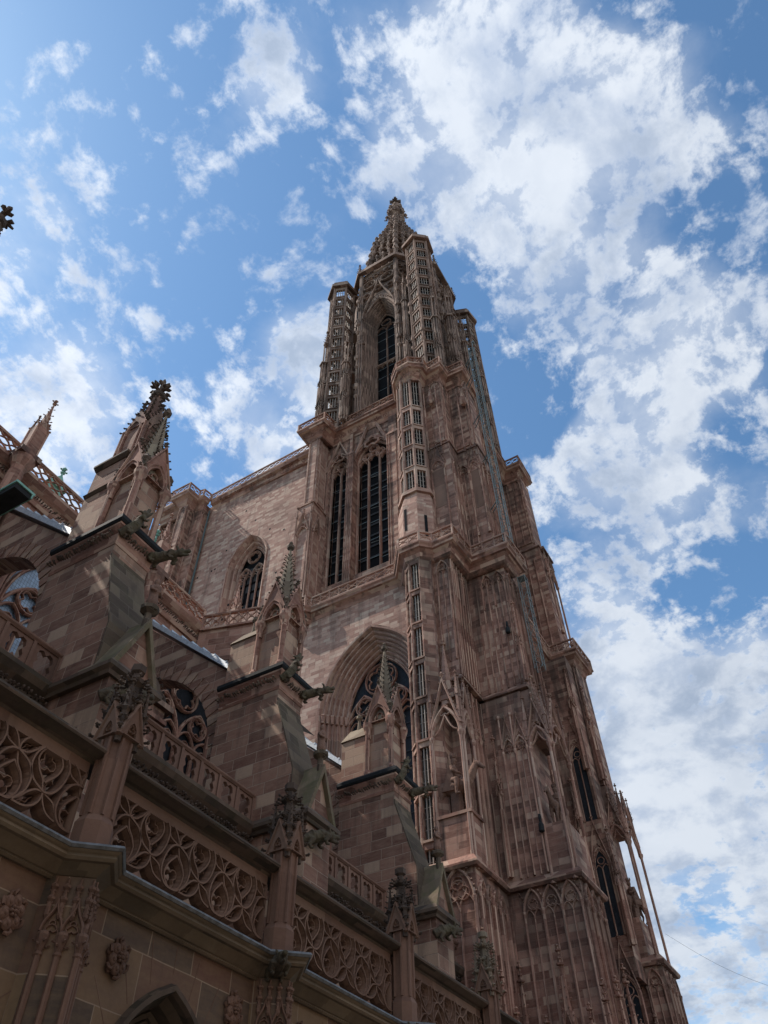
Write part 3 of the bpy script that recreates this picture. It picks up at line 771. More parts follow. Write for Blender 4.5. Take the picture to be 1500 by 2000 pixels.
# stage A, Z 0 to 18
b1.box(33.9, 38.5, 14.62, 18, 0, 18.1); b2.box(37.7, 40.9, 10.82, 16, 0, 18.1); nw.box(51.3, 54.1, 10.85, 16, 0, 18.1)
led = [(-.25,17.95),(.22,17.95),(.30,18.08),(.30,18.18),(.02,18.55),(-.25,18.55)]
tr.hmould([(33.9,17.8),(33.9,14.62),(37.7,14.62),(37.7,10.82),(40.9,10.82),(40.9,14.4),(51.3,14.4),(51.3,10.85),(54.1,10.85),(54.1,15)], led)
F = FE(33.9)
blind(pl, F, 15.55, 1.65, 16.55, 8, 0, 2, 1.5, .09)
for q in range(3): tr.bar(F, circ(15.55+.33*math.cos(PI/2+q*2*PI/3), 17.0+.33*math.sin(PI/2+q*2*PI/3), .31, 12), .06, -.02, .12, True)
for sg in (-1, 1):
    for q in range(5): crocket(tr, F.p(15.55+sg*(.45+.1*q), 17.75-.28*q+.1, .0), F.n + F.t*sg, .22)
for x in (34.4, 35.15, 35.9, 36.7): blind(tr, FN(14.62), x, .68, 16.7, 8, 0, 2)
for x in (34.05, 34.78, 35.5, 36.3, 37.1, 37.5): tr.tube([(x, 14.5, 6), (x, 14.5, 16.6)], .085, 6)
F = FE(37.7)
for c in (13.35, 12.36, 11.38): blind(pl, F, c, .96, 16.85, 8, 0, 2)
for c in (13.85, 12.86, 11.87, 10.95):
    for q in range(3): crocket(tr, F.p(c+(q-1)*.1, 17.35+.2*q, 0), F.n, .18)
for x in (38.3, 39.2, 40.1): blind(tr, FN(10.82), x, .85, 16.85, 8, 0, 2)
F = FE(51.3)
for c in (13.3, 12.4, 11.45): blind(tr, F, c, .85, 16.85, 8, 0, 2)
for x in (51.8, 52.6, 53.4): blind(tr, FN(10.85), x, .75, 16.85, 8, 0, 2)
# tall free pinnacles standing against the lowest stage
for x, y, zt, r0, pal in ((33.45, 14.35, 15.6, .26, 1), (34.9, 14.3, 14.3, .2, 0), (36.9, 14.2, 15.2, .2, 0), (37.3, 12.35, 15.7, .24, 0), (37.3, 10.6, 14.0, .22, 0), (51.0, 11.9, 16.2, .2, 0), (52.4, 10.5, 14.8, .2, 0), (49.3, 12.3, 15.5, .22, 0), (40.9, 10.5, 15.6, .2, 0), (37.35, 11.4, 13.2, .2, 0), (37.35, 13.4, 13.0, .18, 0), (33.5, 15.9, 12.6, .2, 1), (39.2, 10.5, 14.6, .22, 0), (36.2, 14.3, 13.2, .2, 0), (51.0, 10.7, 15.0, .22, 0), (51.1, 12.9, 14.4, .2, 0)):
    pn = MB()
    pn.lathe((x, y), [(r0, 5), (r0, zt-4.6), (r0*1.35, zt-4.5), (r0*1.35, zt-4.3), (r0*.9, zt-4.2), (r0*.85, zt-3.3)], 6)
    for q in range(4):
        a = q*PI/2; FF = Fr((x+math.cos(a)*r0*.9, y+math.sin(a)*r0*.9, 0), (-math.sin(a), math.cos(a), 0), (math.cos(a), math.sin(a), 0))
        gablet(pn, FF, 0, zt-4.1, r0*1.9, .75, -.03, .06, .10, 2, False, None)
    spirelet(pn, (x, y), zt-3.4, 2.5, r0*.8, 6, 6, .13, 'knob', None, .16)
    knob(pn, (x, y), zt-1.5, .2)
    pn.build('pinnacle', 'lace' if pal else 'trim', tower)
for x, y, z0, zt, r0 in ((41.0, 12.0, 18.6, 27.5, .16), (37.4, 14.2, 18.6, 27.0, .13), (49.4, 11.75, 18.6, 26.0, .18), (49.4, 13.5, 18.6, 30.0, .18), (51.05, 13.6, 18.6, 29.0, .15), (37.55, 11.6, 29.8, 36.5, .13), (51.0, 11.5, 29.8, 38.0, .16), (40.5, 11.6, 29.8, 37.0, .14), (49.4, 12.1, 30.0, 39.0, .2)):
    pn = MB()
    for q in range(4): pn.lathe((x+r0*math.cos(q*PI/2), y+r0*math.sin(q*PI/2)), [(.05, z0), (.05, zt-4), (.08, zt-3.9)], 5)
    pn.lathe((x, y), [(r0*.8, z0), (r0*.8, zt-4)], 6)
    for q in range(4):
        a = q*PI/2; FF = Fr((x+math.cos(a)*r0, y+math.sin(a)*r0, 0), (-math.sin(a), math.cos(a), 0), (math.cos(a), math.sin(a), 0))
        gablet(pn, FF, 0, zt-4, r0*2, .9, -.03, .06, .10, 2, False, None)
    spirelet(pn, (x, y), zt-3.3, 2.8, r0*.85, 6, 6, .13, 'knob', None, .15)
    pn.build('pinnacle', 'trim', tower)
wn_ = MB()
# tall two-light windows in the deep strip beside the north-west buttress
w2 = MB()
w2.box(49.6, 51.25, 11.9, 14.6, 17, 40)
for z0, zs in ((26.5, 31.0), (19.3, 23.4), (8, 16)):
    F = FE(49.6); archmould(tr, F, 12.6, .95, z0, zs, 1.1, [(0,0),(.05,.12),(.14,.12),(.18,0)]); tracery(tr, F, 12.6, .95, z0, zs, 1.1, 2, .01, .08, .09, False); wn_.plate(F, archdoor(12.6, .95, z0, zs, 1.1), [], 0, .008); gablet(tr, F, 12.6, zs+.4, 1.15, 2.6, .02, .14, .1, 4, True, .3)
    for q in range(4): wn_.fbox(FN(14.4), 43+q*1.6, 44.1+q*1.6, z0-2, zs+2, -.02, .02)
for x in (42, 43.5, 45, 46.5, 48, 49.3): tr.tube([(x, 14.25, 6), (x, 14.25, 40)], .12, 6); tr.tube([(x, 14.25, 42), (x, 14.25, 63)], .1, 6)
for x in (42.7, 46, 49): spirelet(tr, (x, 13.8), 33, 4.5, .4, 6, 7, .18)
w2.build('corner_strip', 'tower', tower)
B = {1: b1.build('buttress', 'tower', tower, label='stepped corner buttress with the crowned rider in its niche'),
     2: b2.build('buttress', 'tower', tower, label='stepped buttress with three blind arches in a row over its foot'),
     3: nw.build('buttress', 'tower', tower, label='far dark buttress with an open niche against the sky')}
def side(c): return 3 if c[0] > 49.5 else 4 if c[0] > 41.2 else 2 if c[1] < 13.95 or c[0] > 37.62 else 1
def stage(c): return (side(c), 0 if c[2] < 18.6 else 1 if c[2] < 29.7 else 2 if c[2] < 41 else 3)
for (k, z), q in tr.split(stage).items(): q.build('blind_tracery', 'trim', B.get(k, tower))
for (k, z), q in pl.split(stage).items(): q.build('blind_tracery', 'paletrim', B.get(k, tower))
sw = MB(); sw.fbox(FE(35.45), 16.0, 16.35, 21.5, 25.0, -.02, .012); sw.build('slit_window', 'void', tower)
wn_.build('side_window', 'glass', tower)

# east wall of the middle stage with the great arched window
w = MB(); F = FE(35.95)
AW = (21.55, 5.1, 20.0, 31.2, 4.25)
big = [(o, 0) for o in (0,)]
def off_arch(cx, w_, z0, zs, rise, off, n=10):
    return archdoor(cx, w_+2*off, z0, zs, rise+off*1.32, n)
w.plate(F, [(17.3, 0), (28.9, 0), (28.9, 41), (17.3, 41)], [off_arch(*AW, 1.5)], -.05, 0, False, False)
w.box(36.0, 37.6, 17.3, 28.9, 40.2, 41.0)
w.build('east_wall', 'pale', tower)
am = MB()
def torus_steps(n, o1, d0):
    s = [(0, d0)]
    for k in range(n):
        oa, ob = o1*k/n, o1*(k+1)/n; da, db = d0*(1-k/n), d0*(1-(k+1)/n)
        r = (ob-oa)*.5
        s += [(oa+.02, da+.02), (oa+r*.25, da+r*.75), (oa+r*.7, da+r), (oa+r*1.15, da+r*.75), (oa+r*1.2, da+.05), (ob-.02, da+.05), (ob, db)]
    s += [(o1, .0), (o1+.06, .16), (o1+.2, .18), (o1+.28, .02)]
    return s
cx_, w_, z0_, zs_, rs_ = AW
p0 = jambs(cx_, w_, z0_, zs_, rs_, 12)[::-1]
am.sweep(F, p0, torus_steps(6, 1.4, -1.3))
for q in range(6):
    for sg in (-1, 1):
        p = F.p(cx_+sg*(w_/2+.11+q*.23), 0, -1.15+q*.22); am.lathe((p.x, p.y), [(.10, zs_-.55), (.13, zs_-.45), (.2, zs_-.08), (.24, zs_), (.12, zs_+.1)], 6)
am.build('window_arch', 'paletrim', tower)
tw = MB(); tracery(tw, F, cx_, w_, z0_, zs_, rs_, 4, -1.32, -1.12, .16)
o = tw.build('great_window', 'trim', tower)
gl = MB(); gl.plate(F, archdoor(cx_, w_, z0_, zs_, rs_), [], -1.6, -1.45); gl.build('window_glass', 'glass', o)
ir = MB()
for q in range(9): ir.fbox(F, cx_-w_/2, cx_+w_/2, 22.5+q*1.0, 22.54+q*1.0, -1.4, -1.36)
ir.build('saddle_bars', 'rust', o)

# lower stair turret
rows = [(22.75+2.87*k - (.0 if k else .3), 25.15+2.87*k) for k in range(-2, 6)]
slit_turret(tower, 'stair_turret', (35.05, 17.0), 1.02, 8, 40.6, rows, 'tower', (2, 3), .60, PI/8, 2, label='lower octagonal stair turret with tall barred windows right of the great arch')

# gallery at Z 42 and platform at Z 66
gal = [(35.0,29.3),(35.0,26.9),(35.42,26.65),(35.44,19.3),(33.47,17.9),(33.49,16.25),(34.15,15.55),(34.1,13.88),(36.81,13.75),(36.81,10.98),(39.9,10.87),(39.9,13.2),(50.4,13.2),(50.4,11.08),(53.95,10.94),(53.95,13.5)]
cor = MB()
cor.hmould(gal, [(.10,41.0),(.10,40.86),(-.02,40.72),(-.05,40.55),(-.2,40.5),(-.42,40.3),(-.50,40.0),(-.62,39.85),(-.8,39.75),(-1.05,39.75),(-1.05,41.0)])
cor.build('gallery_cornice', 'trim', tower)
bl = MB(); balustrade(bl, gal, 41.0, 1.0, .8, 'wave'); bl.build('gallery_balustrade', 'paletrim', tower, label='pierced balustrade of the lower tower gallery')
plat = [(35.05,29.8),(35.02,26.6),(36.68,26.35),(36.67,19.4),(34.8,18.65),(33.82,17.6),(33.74,16.3),(34.6,15.14),(35.35,15.12),(35.27,13.7),(36.7,13.6),(36.78,12.05),(40.3,12.1),(40.3,13.6),(50.1,13.5),(50.08,12.0),(53.3,12.0),(53.3,13.6)]
cor = MB()
PC = [(.12,66.0),(.12,65.8),(.0,65.66),(-.04,65.45),(-.25,65.4),(-.5,65.2),(-.62,64.8),(-.8,64.55),(-.86,64.3),(-1.15,64.3),(-1.15,66.0)]
cor.hmould([(37.0,29.8)]+plat, PC)
platc = cor
fl = MB(); fl.box(36.6, 51, 14, 28.5, 65.7, 65.95); fl.build('platform_floor', 'tower', tower)
bl = MB(); balustrade(bl, [(37.3,29.8)]+plat, 66.0, 1.05, .85, 'wave'); bl.build('platform_balustrade', 'trim', tower, label='pierced balustrade round the tower platform under the spire')
ro = platc
for i in range(len(plat)-1):                               # rosettes under the platform cornice
    Fq = FS(plat[i], plat[i+1])
    for k in range(int(Fq.L/1.0)):
        p = Fq.p(.5+k, 64.95, -.55)
        for q in range(5): crocket(ro, p + Fq.t*(.2*math.cos(q*1.257)) + Vector((0,0,.2*math.sin(q*1.257))), Fq.n, .2)
platc.build('platform_cornice', 'trim', tower)

# ------------------------------------------------------------ octagon and openwork spire
spire = thing('openwork_spire', 'dark weathered octagon with four slender stair turrets, topped by a stepped openwork spire and cross', 'spire', (43.5, 21.4, 66))
OC = (43.5, 21.4); AP = 6.1; CR = AP/math.cos(PI/8)
ov = ngon(OC[0], OC[1], CR, 8)
wl_, tr, gls, irn, dkk = MB(), MB(), MB(), MB(), MB()
faces = []
for i in range(8):
    a, b = ov[i], ov[(i+1) % 8]
    F = FS(a, b)
    if F.n.dot(Vector(((a[0]+b[0])/2-OC[0], (a[1]+b[1])/2-OC[1], 0))) < 0: F = FS(b, a)
    faces.append(F)
for i, F in enumerate(faces):
    L = F.L; c = L/2
    vis = F.n.x < .5 and F.n.y < .5
    wl_.plate(F, [(0,66),(L,66),(L,100.6),(0,100.6)], [archdoor(c, 4.3, 67.2, 86.6, 4.9, 9)], -.05, 0, False, False)
    st = [(0,-1.7)]; tr = MB()
    for k in range(5):
        oa = .72*k/5; da = -1.7*(1-k/5); db = -1.7*(1-(k+1)/5); ob = .72*(k+1)/5
        st += [(oa+.02, da+.06), (oa+.06, da+.2), (oa+.12, da+.2), (oa+.13, da+.04), (ob, db)]
    st += [(.72,.12),(.92,.16),(.98,0)]
    tr.sweep(F, jambs(c, 2.86, 67.2, 86.6, 3.9, 10)[::-1], st)
    if vis:
        tracery(tr, F, c, 2.86, 67.2, 86.6, 3.4, 2 if i % 2 else 3, -1.75, -1.5, .16, False)
        tr.bar(F, [(c-1.4, 78.3), (c+1.4, 78.3)], .3, -1.75, -1.45)
        for q in range(4): tr.bar(F, arch(c-1.07+q*.72, .7, 77.6, .5, 4), .08, -1.75, -1.5)
        for q in range(9): irn.fbox(F, c-1.4, c+1.4, 69+q*2.1+.3*(q % 2), 69.04+q*2.1+.3*(q % 2), -1.7, -1.67)
        dkk.fbox(F, c-2.0, c+2.0, 66.5, 91.5, -2.4, -2.2)
        # gable of flowing tracery over the arch
        tr.bar(F, bez((c+2.25, 87.5), (c+2.0, 91.5), (c+.6, 92.5), (c, 96.8), 8), .22, .1, .45)
        tr.bar(F, bez((c-2.25, 87.5), (c-2.0, 91.5), (c-.6, 92.5), (c, 96.8), 8), .22, .1, .45)
        for sg in (-1, 1):
            for q in range(9):
                pt = bez((c+sg*2.25, 87.5), (c+sg*2.0, 91.5), (c+sg*.6, 92.5), (c, 96.8), 8)[q]
                crocket(tr, F.p(pt[0]+sg*.1, pt[1], .3), F.t*sg + F.n*.5, .32)
            tr.bar(F, circ(c+sg*1.35, 96.2, .95, 14), .18, 0, .4, True); tr.bar(F, foil(c+sg*1.35, 96.2, .8, 3, PI/2), .1, 0, .3, True)
            tr.bar(F, circ(c+sg*1.75, 93.4, .5, 10), .14, 0, .35, True)
        tr.bar(F, circ(c, 94.2, .62, 12), .16, 0, .4, True)
        for q in range(6): tr.bar(F, circ(c-2.1+q*.84, 98.5, .36, 8), .1, 0, .25, True)
    if i not in (0, 7) :
        tr.mi = 1; tr.v, o0 = tr.v + irn.v, len(tr.v); tr.fm += [1]*len(irn.f); tr.f += [tuple(j+o0 for j in f) for f in irn.f]
        ow = tr.build('octagon_window', ['octrim', 'mast'], spire)
        if vis:
            dkk.build('window_dark', 'void', ow); dkk, irn = MB(), MB()
    tr = MB()
    # strip buttress at each corner with small canopies
    p = F.p(0, 0, 0); o = Vector((p.x-OC[0], p.y-OC[1], 0)).normalized()
    for z0, z1, r in ((66, 82, .62), (82, 94, .48), (94, 101.5, .36)):
        q = p + o*.10; tr.prism(ngon(q.x, q.y, r*.62, 4, math.atan2(o.y, o.x)), z0, z1)
        for w_ in range(5):
            a = math.atan2(o.y, o.x)+(w_-2)*.62; tr.lathe((q.x+r*.72*math.cos(a), q.y+r*.72*math.sin(a)), [(.10, z0), (.10, z1-.7), (.17, z1-.6), (.17, z1-.4), (.05, z1+.6)], 5)
        tr.lathe((q.x, q.y), [(r*.8, z1-.3), (r*.95, z1-.1), (r*.6, z1+.5)], 8)
    q = p + o*.55
    for z in (70, 76, 84, 90):
        tr.lathe((q.x, q.y), [(.08, z), (.28, z+.4), (.28, z+.6), (.1, z+.7), (.1, z+1.9), (.3, z+2.1), (.33, z+2.7), (.16, z+2.9), (.02, z+4.0)], 6)
    spirelet(tr, (q.x, q.y), 100.5, 3.0, .3, 6, 5, .2, 'knob')
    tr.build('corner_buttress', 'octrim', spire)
tr = wl_; tr.mi = 1
for q in range(26):                                      # cusped fringe on the arch facing us
    for F in faces:
        if F.n.x < -.5:
            pts = arch(F.L/2, 4.9, 86.6, 5.2, 13); pt = pts[q]; crocket(tr, F.p(pt[0], pt[1], .15), F.n, .26)
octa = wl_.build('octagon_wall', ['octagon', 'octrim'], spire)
cor = MB()
cor.hmould(ngon(OC[0], OC[1], CR+.25)[::-1], [(-.6,100.2),(.0,100.2),(.12,100.5),(.12,100.7),(-.6,100.9)], True)
cor.prism(ngon(OC[0], OC[1], CR-.2), 100.5, 100.7)
cor.build('octagon_cornice', 'octrim', spire)

# four stair turrets
for k, (x, y) in enumerate(((37.65, 27.25), (37.1, 15.45), (49.4, 15.2), (49.8, 27.5))):
    rows = [(67.0+2.62*q, 69.05+2.62*q) for q in range(12)]
    t = slit_turret(spire, 'corner_turret', (x, y), 1.36, 66, 99.0, rows, 'octrim' if k != 1 else 'octmid', tuple(range(6)), 1.12, R((-9, 9, -9, 9)[k]), 3, 2, 6, label=('dark stair turret whose open windows show the sky', 'brown stair turret standing before the spire', None, None)[k])
    if k != 1:
        old = [c_ for c_ in t.children if c_.name.startswith('stair_core')][0]; bpy.data.objects.remove(old)
        nw_ = MB(); nw_.lathe((x, y), [(.22, 66), (.22, 98.5)], 8); nw_.build('stair_core', 'octrim', t)
    cp = MB()
    cp.hmould(ngon(x, y, 1.62, 6, R((-9, 9, -9, 9)[k]))[::-1], [(-.4,98.5),(.0,98.6),(.12,98.85),(.16,99.0),(.16,99.15),(-.4,99.15)], True)
    balustrade(cp, ngon(x, y, 1.68, 6, R((-9, 9, -9, 9)[k]))[::-1], 99.1, .95, .7, 'foil', .1, .12, True)
    dx, dy = OC[0]-x, OC[1]-y; l = math.hypot(dx, dy); dx /= l; dy /= l
    for z in (98.2, 88.0, 78.5):                          # stone bridges back to the octagon
        F = Fr((x, y, 0), (dx, dy, 0), (dy, -dx, 0)); cp.fbox(F, 1.2, l-5.6, z, z+.45, -.7, .7)
        if z > 95: cp.bar(F, [(1.2, z+1.2), (l-5.6, z+1.2)], .2, .55, .7); cp.bar(F, [(1.2, z+1.2), (l-5.6, z+1.2)], .2, -.7, -.55)
    for q in range(6):
        a = R((-9, 9, -9, 9)[k])+q*PI/3; px, py = x+1.58*math.cos(a), y+1.58*math.sin(a)
        cp.lathe((px, py), [(.11, 66), (.11, 98.6)], 5)
        if k == 1 and q in (2, 3, 4):
            for z in (72, 80, 87): cp.lathe((px, py), [(.05, z), (.26, z+.5), (.26, z+.8), (.12, z+1.0), (.12, z+2.0), (.26, z+2.2), (.26, z+2.6), (.02, z+4)], 6)
    cp.build('parapet', 'octrim' if k != 1 else 'octmid', t)
for x, y, z0, z1, r in ((36.15, 28.05, 66, 79.0, .6), (36.0, 13.9, 66, 76, .5), (38.6, 13.2, 66, 80, .55), (40.6, 13.6, 66, 84, .6), (47.5, 13.6, 66, 80, .6), (36.3, 25.2, 66, 77, .5), (36.2, 17.4, 66, 84, .45), (42.0, 13.9, 66, 88, .5), (45.6, 14.2, 66, 86, .5)):
    sp = MB()
    r *= .8
    sp.prism(ngon(x, y, r*.72, 4, PI/4), z0, z1)
    for q in range(8): a = q*PI/4; sp.lathe((x+r*.8*math.cos(a), y+r*.8*math.sin(a)), [(.085, z0), (.085, z1)], 5)
    for zc in (z0+4, z0+8.5):
        if zc < z1-2:
            for q in range(4): a = q*PI/2; FF = Fr((x+r*.85*math.cos(a), y+r*.85*math.sin(a), 0), (-math.sin(a), math.cos(a), 0), (math.cos(a), math.sin(a), 0)); gablet(sp, FF, 0, zc, r*1.5, 1.5, -.05, .12, .14, 2, False, .2); sp.bar(FF, archdoor(0, r*1.1, zc-3.4, zc-.3, .5, 4), .08, -.04, .08)
    sp.lathe((x, y), [(r+.15, z1), (r+.15, z1+.2), (r*.6, z1+.3)], 6)
    for q in range(4): sp.lathe((x+r*.62*math.cos(q*PI/2), y+r*.62*math.sin(q*PI/2)), [(.07, z1+.2), (.07, z1+4.8), (.12, z1+4.9)], 5)
    sp.lathe((x, y), [(r*.8, z1+4.8), (r*.8, z1+5.1)], 6)
    spirelet(sp, (x, y), z1+5.1, 2.8, r*.55, 6, 5, .2, 'knob', None, .2)
    sp.build('tabernacle_pinnacle', 'octrim', spire)

# the stepped spire
TI = [(100.6, 5.75), (104.2, 5.3), (107.6, 4.95), (110.6, 4.6), (113.4, 4.1), (116.1, 3.4), (118.6, 2.8), (120.9, 2.28), (123.0, 1.85), (125.0, 1.5), (127.0, 1.25)]
for k in range(len(TI)-1):
    core, lace = MB(), MB()
    z0, r = TI[k]; z1, r1 = TI[k+1]
    hh = (z1-z0)*1.12
    v = ngon(OC[0], OC[1], r)
    core.prism(ngon(OC[0], OC[1], r*.80-.15), z0, z0+.25)
    for i in range(8):
        a, b = v[i], v[(i+1) % 8]
        F = FS(a, b)
        if F.n.dot(Vector(((a[0]+b[0])/2-OC[0], (a[1]+b[1])/2-OC[1], 0))) < 0: F = FS(b, a)
        L = F.L; n = max(1, min(4, round(L/1.15))); u = L/n
        for q in range(n):                               # open lancets of this step
            cx_ = (q+.5)*u
            lace.bar(F, archdoor(cx_, u*.92, z0+.15, z0+hh*.55, u*.8, 4), .13, -.16, .10, True)
            p = F.p(q*u, 0, 0)
            lace.lathe((p.x, p.y), [(.13, z0), (.13, z0+hh*.85), (.26, z0+hh*.92), (.24, z0+hh*1.02), (.02, z0+hh*1.2)], 5)
        lace.bar(F, [(0, z0+hh*.84), (L, z0+hh*.84)], .2, -.2, .12)
        lace.bar(F, [(0, z0+.1), (L, z0+.1)], .22, -.2, .14)
        # rib turrets on the edges
        o = Vector((a[0]-OC[0], a[1]-OC[1], 0)).normalized(); p = Vector((a[0], a[1], 0)) + o*.12
        lace.lathe((p.x, p.y), [(.30, z0-.3), (.30, z0+hh*.7), (.42, z0+hh*.75), (.42, z0+hh*.88), (.2, z0+hh*.95), (.14, z0+hh*1.25), (.30, z0+hh*1.30), (.28, z0+hh*1.42), (.02, z0+hh*1.55)], 6)
        # sloping inner web of the spire, pierced
        c0 = Vector((OC[0], OC[1], 0)); inn = (r-.55)/r; in1 = (r1-.55)/r1 if r1 > .8 else .5
        A = c0+(Vector((*a,0))-c0)*inn; B = c0+(Vector((*b,0))-c0)*inn
        w1 = ngon(OC[0], OC[1], r1); D = c0+(Vector((*w1[i],0))-c0)*in1; E_ = c0+(Vector((*w1[(i+1) % 8],0))-c0)*in1
        A.z = B.z = z0+.2; D.z = E_.z = z1+.2
        for t in (.0, .33, .66):
            core.tube([A.lerp(B, t), D.lerp(E_, t)], .11, 5)
        core.tube([A.lerp(B, .0), D.lerp(E_, .5)], .08, 5); core.tube([A.lerp(B, 1), D.lerp(E_, .5)], .08, 5)
    o_ = lace.build('spire_tier', 'octrim', spire); core.build('inner_web', 'octrim', o_)
z = 126.9; lace = MB()
lace.lathe(OC, [(1.05, z), (1.0, 129), (1.0, 129.2), (.95, 132.6), (1.55, 133.5), (1.55, 134.0), (1.2, 134.3), (1.05, 135.9), (1.2, 136.1), (.95, 136.4), (.85, 138.0), (.95, 138.2), (.5, 138.6), (.32, 139.6), (.5, 139.8), (.22, 140.1)], 8)
for i in range(8):
    a = PI/8+i*PI/4
    for zz_, rr in ((127.6, 1.3), (129.4, 1.2), (131.2, 1.2), (133.3, 1.65), (135.2, 1.3), (136.3, 1.2)):
        lace.lathe((OC[0]+rr*math.cos(a), OC[1]+rr*math.sin(a)), [(.16, zz_-.8), (.16, zz_), (.28, zz_+.2), (.26, zz_+.5), (.02, zz_+.8)], 5)
        crocket(lace, (OC[0]+rr*math.cos(a), OC[1]+rr*math.sin(a), zz_-.9), (math.cos(a), math.sin(a), 0), .4)
lace.build('spire_crown', 'octrim', spire)
cr_ = MB()
cr_.lathe(OC, [(.2, 139.9), (.16, 142.2), (.3, 142.3), (.02, 142.9)], 6)
dx, dy = -math.sin(R(26)), math.cos(R(26))
F = Fr((OC[0], OC[1], 0), (dx, dy, 0), (dy, -dx, 0)); cr_.fbox(F, -1.0, 1.0, 140.6, 141.15, -.22, .22)
F = Fr((OC[0], OC[1], 0), (dy, -dx, 0), (dx, dy, 0)); cr_.fbox(F, -.8, .8, 140.6, 141.15, -.22, .22)
for i in range(8):
    a = i*PI/4; crocket(cr_, (OC[0]+.35*math.cos(a), OC[1]+.35*math.sin(a), 139.9), (math.cos(a), math.sin(a), 0), .6)
cr_.build('cross', 'octrim', spire)

# ------------------------------------------------------------ wall between the towers, corner of the south tower
bw = thing('belfry_back_wall', 'high blank pale pink wall with one deep pointed window between the two tower corners', 'wall', (38.2, 36, 40))
w = MB(); F = FE(38.2)
MW = (36.75, 3.1, 46.6, 53.3, 3.0)
w.plate(F, [(28.9, 30), (43.6, 30), (43.6, 65.4), (28.9, 65.4)], [archdoor(MW[0], 4.5, MW[2], MW[3], 3.95, 10)], -.05, 0, False, False)
w.build('wall', 'pale', bw)
wi = MB()
wi.sweep(F, jambs(*MW, 10)[::-1], [(0,-1.0),(.04,-.85),(.14,-.8),(.18,-.9),(.24,-.7),(.30,-.55),(.42,-.5),(.44,-.6),(.52,-.3),(.6,-.15),(.68,0),(.72,.12),(.84,.14),(.9,0)])
tracery(wi, F, *MW, 4, -1.02, -.84, .12)
o = wi.build('pointed_window', 'paletrim', bw)
gl = MB(); gl.fbox(F, MW[0]-2.3, MW[0]+2.3, 45, 58, -1.6, -1.4); gl.build('window_dark', 'void', o)
lv = MB()
for q in range(6):
    for i in range(4):
        if (q*3+i*5) % 4: lv.fbox(F, MW[0]-1.45+i*.75, MW[0]-.85+i*.75, 47.2+q*1.15, 48.0+q*1.15, -1.25, -1.18)
lv.build('louvres', 'wood', o)
co = MB()
co.hmould([(37.75,43.2),(37.45,29.4)], [(.10,66.0),(.10,65.8),(.0,65.66),(-.04,65.4),(-.35,65.3),(-.4,64.9),(-.5,64.7),(-.9,64.6),(-.9,66)])
for k in range(15):
    for q in range(5): crocket(co, (37.86, 30+k*.95+.2*math.cos(q*1.257), 65.05+.2*math.sin(q*1.257)), (-1,0,0), .18)
co.build('cornice', 'trim', bw)
bl = MB(); balustrade(bl, [(37.75,43.2),(37.45,29.9)], 66, 1.0, .8, 'wave'); bl.build('balustrade', 'paletrim', bw)
rnd = random.Random(3)
for _ in range(14):
    a, z = rnd.uniform(29.5, 43), rnd.uniform(46, 64)
    ph = MB(); ph.fbox(F, a-.09, a+.09, z-.1, z+.1, -.05, .012); ph.build('putlog_hole', 'void', bw)
pp = MB(); pp.tube([(37.95, 43.25, 64.4), (37.95, 43.3, 46)], .1, 7); pp.build('downpipe', 'pipe', bw)

st = thing('south_tower_corner', 'corner of the second tower with a balustraded buttress beyond the high blank wall', 'tower', (37, 46, 0))
w = MB(); w.box(37.3, 46, 43.6, 60, 20, 65.4); w.box(36.1, 38, 44.7, 45.9, 20, 65); w.build('wall', 'tower', st)
tr = MB()
cp_ = [(37.3,50),(36.0,50),(36.0,46.7),(35.23,46.7),(35.24,44.15),(36.68,44.0),(36.75,43.45),(37.7,43.3)]
tr.hmould(cp_, PC)
balustrade(tr, cp_, 66, 1.05, .8, 'wave')
F = FE(36.1); tr.bar(F, archdoor(45.3, .9, 50, 63.6, .8), .09, -.02, .1, True)
F2 = Fr((0,44.7,0),(1,0,0),(0,-1,0)); tr.bar(F2, archdoor(36.8, .9, 50, 63.4, .8), .08, -.02, .09, True)
F2 = Fr((0,43.6,0),(1,0,0),(0,-1,0)); tr.bar(F2, archdoor(37.75, .7, 46, 63.4, .6), .08, -.02, .09, True)
F = FE(37.3)
for c in (47.3, 48.6):
    tracery(tr, F, c, 1.05, 46, 60, 1.4, 2, -.02, .12, .12); gablet(tr, F, c, 60.4, 1.2, 3, .02, .2, .15, 5)
for yy in (46.3, 47.95, 49.4): tr.fbox(F, yy-.2, yy+.2, 40, 64.5, 0, .4)
tr.build('carved_stonework', 'paletrim', st)
dk = MB(); F = FE(37.3)
for c in (47.3, 48.6): dk.plate(F, archdoor(c, 1.0, 46, 60, 1.3), [], -.01, .015)
dk.build('window_dark', 'void', st)

# ------------------------------------------------------------ nave: clerestory, balustrade, roof
nave = thing('nave_wall', 'upper nave wall with great pointed windows, leaf frieze and a lattice balustrade with small crocketed pinnacles', 'wall', (13, 24.8, 0))
w = MB(); F = FN(24.85)
cen = [6.4-8.7, 6.4, 15.1, 23.8]
NWD = (6.3, 17.5, 23.9, 4.3)
w.plate(F, [(-8, 8), (28, 8), (28, 28.9), (-8, 28.9)], [archdoor(c, *NWD, 10) for c in cen], -.05, 0, False, False)
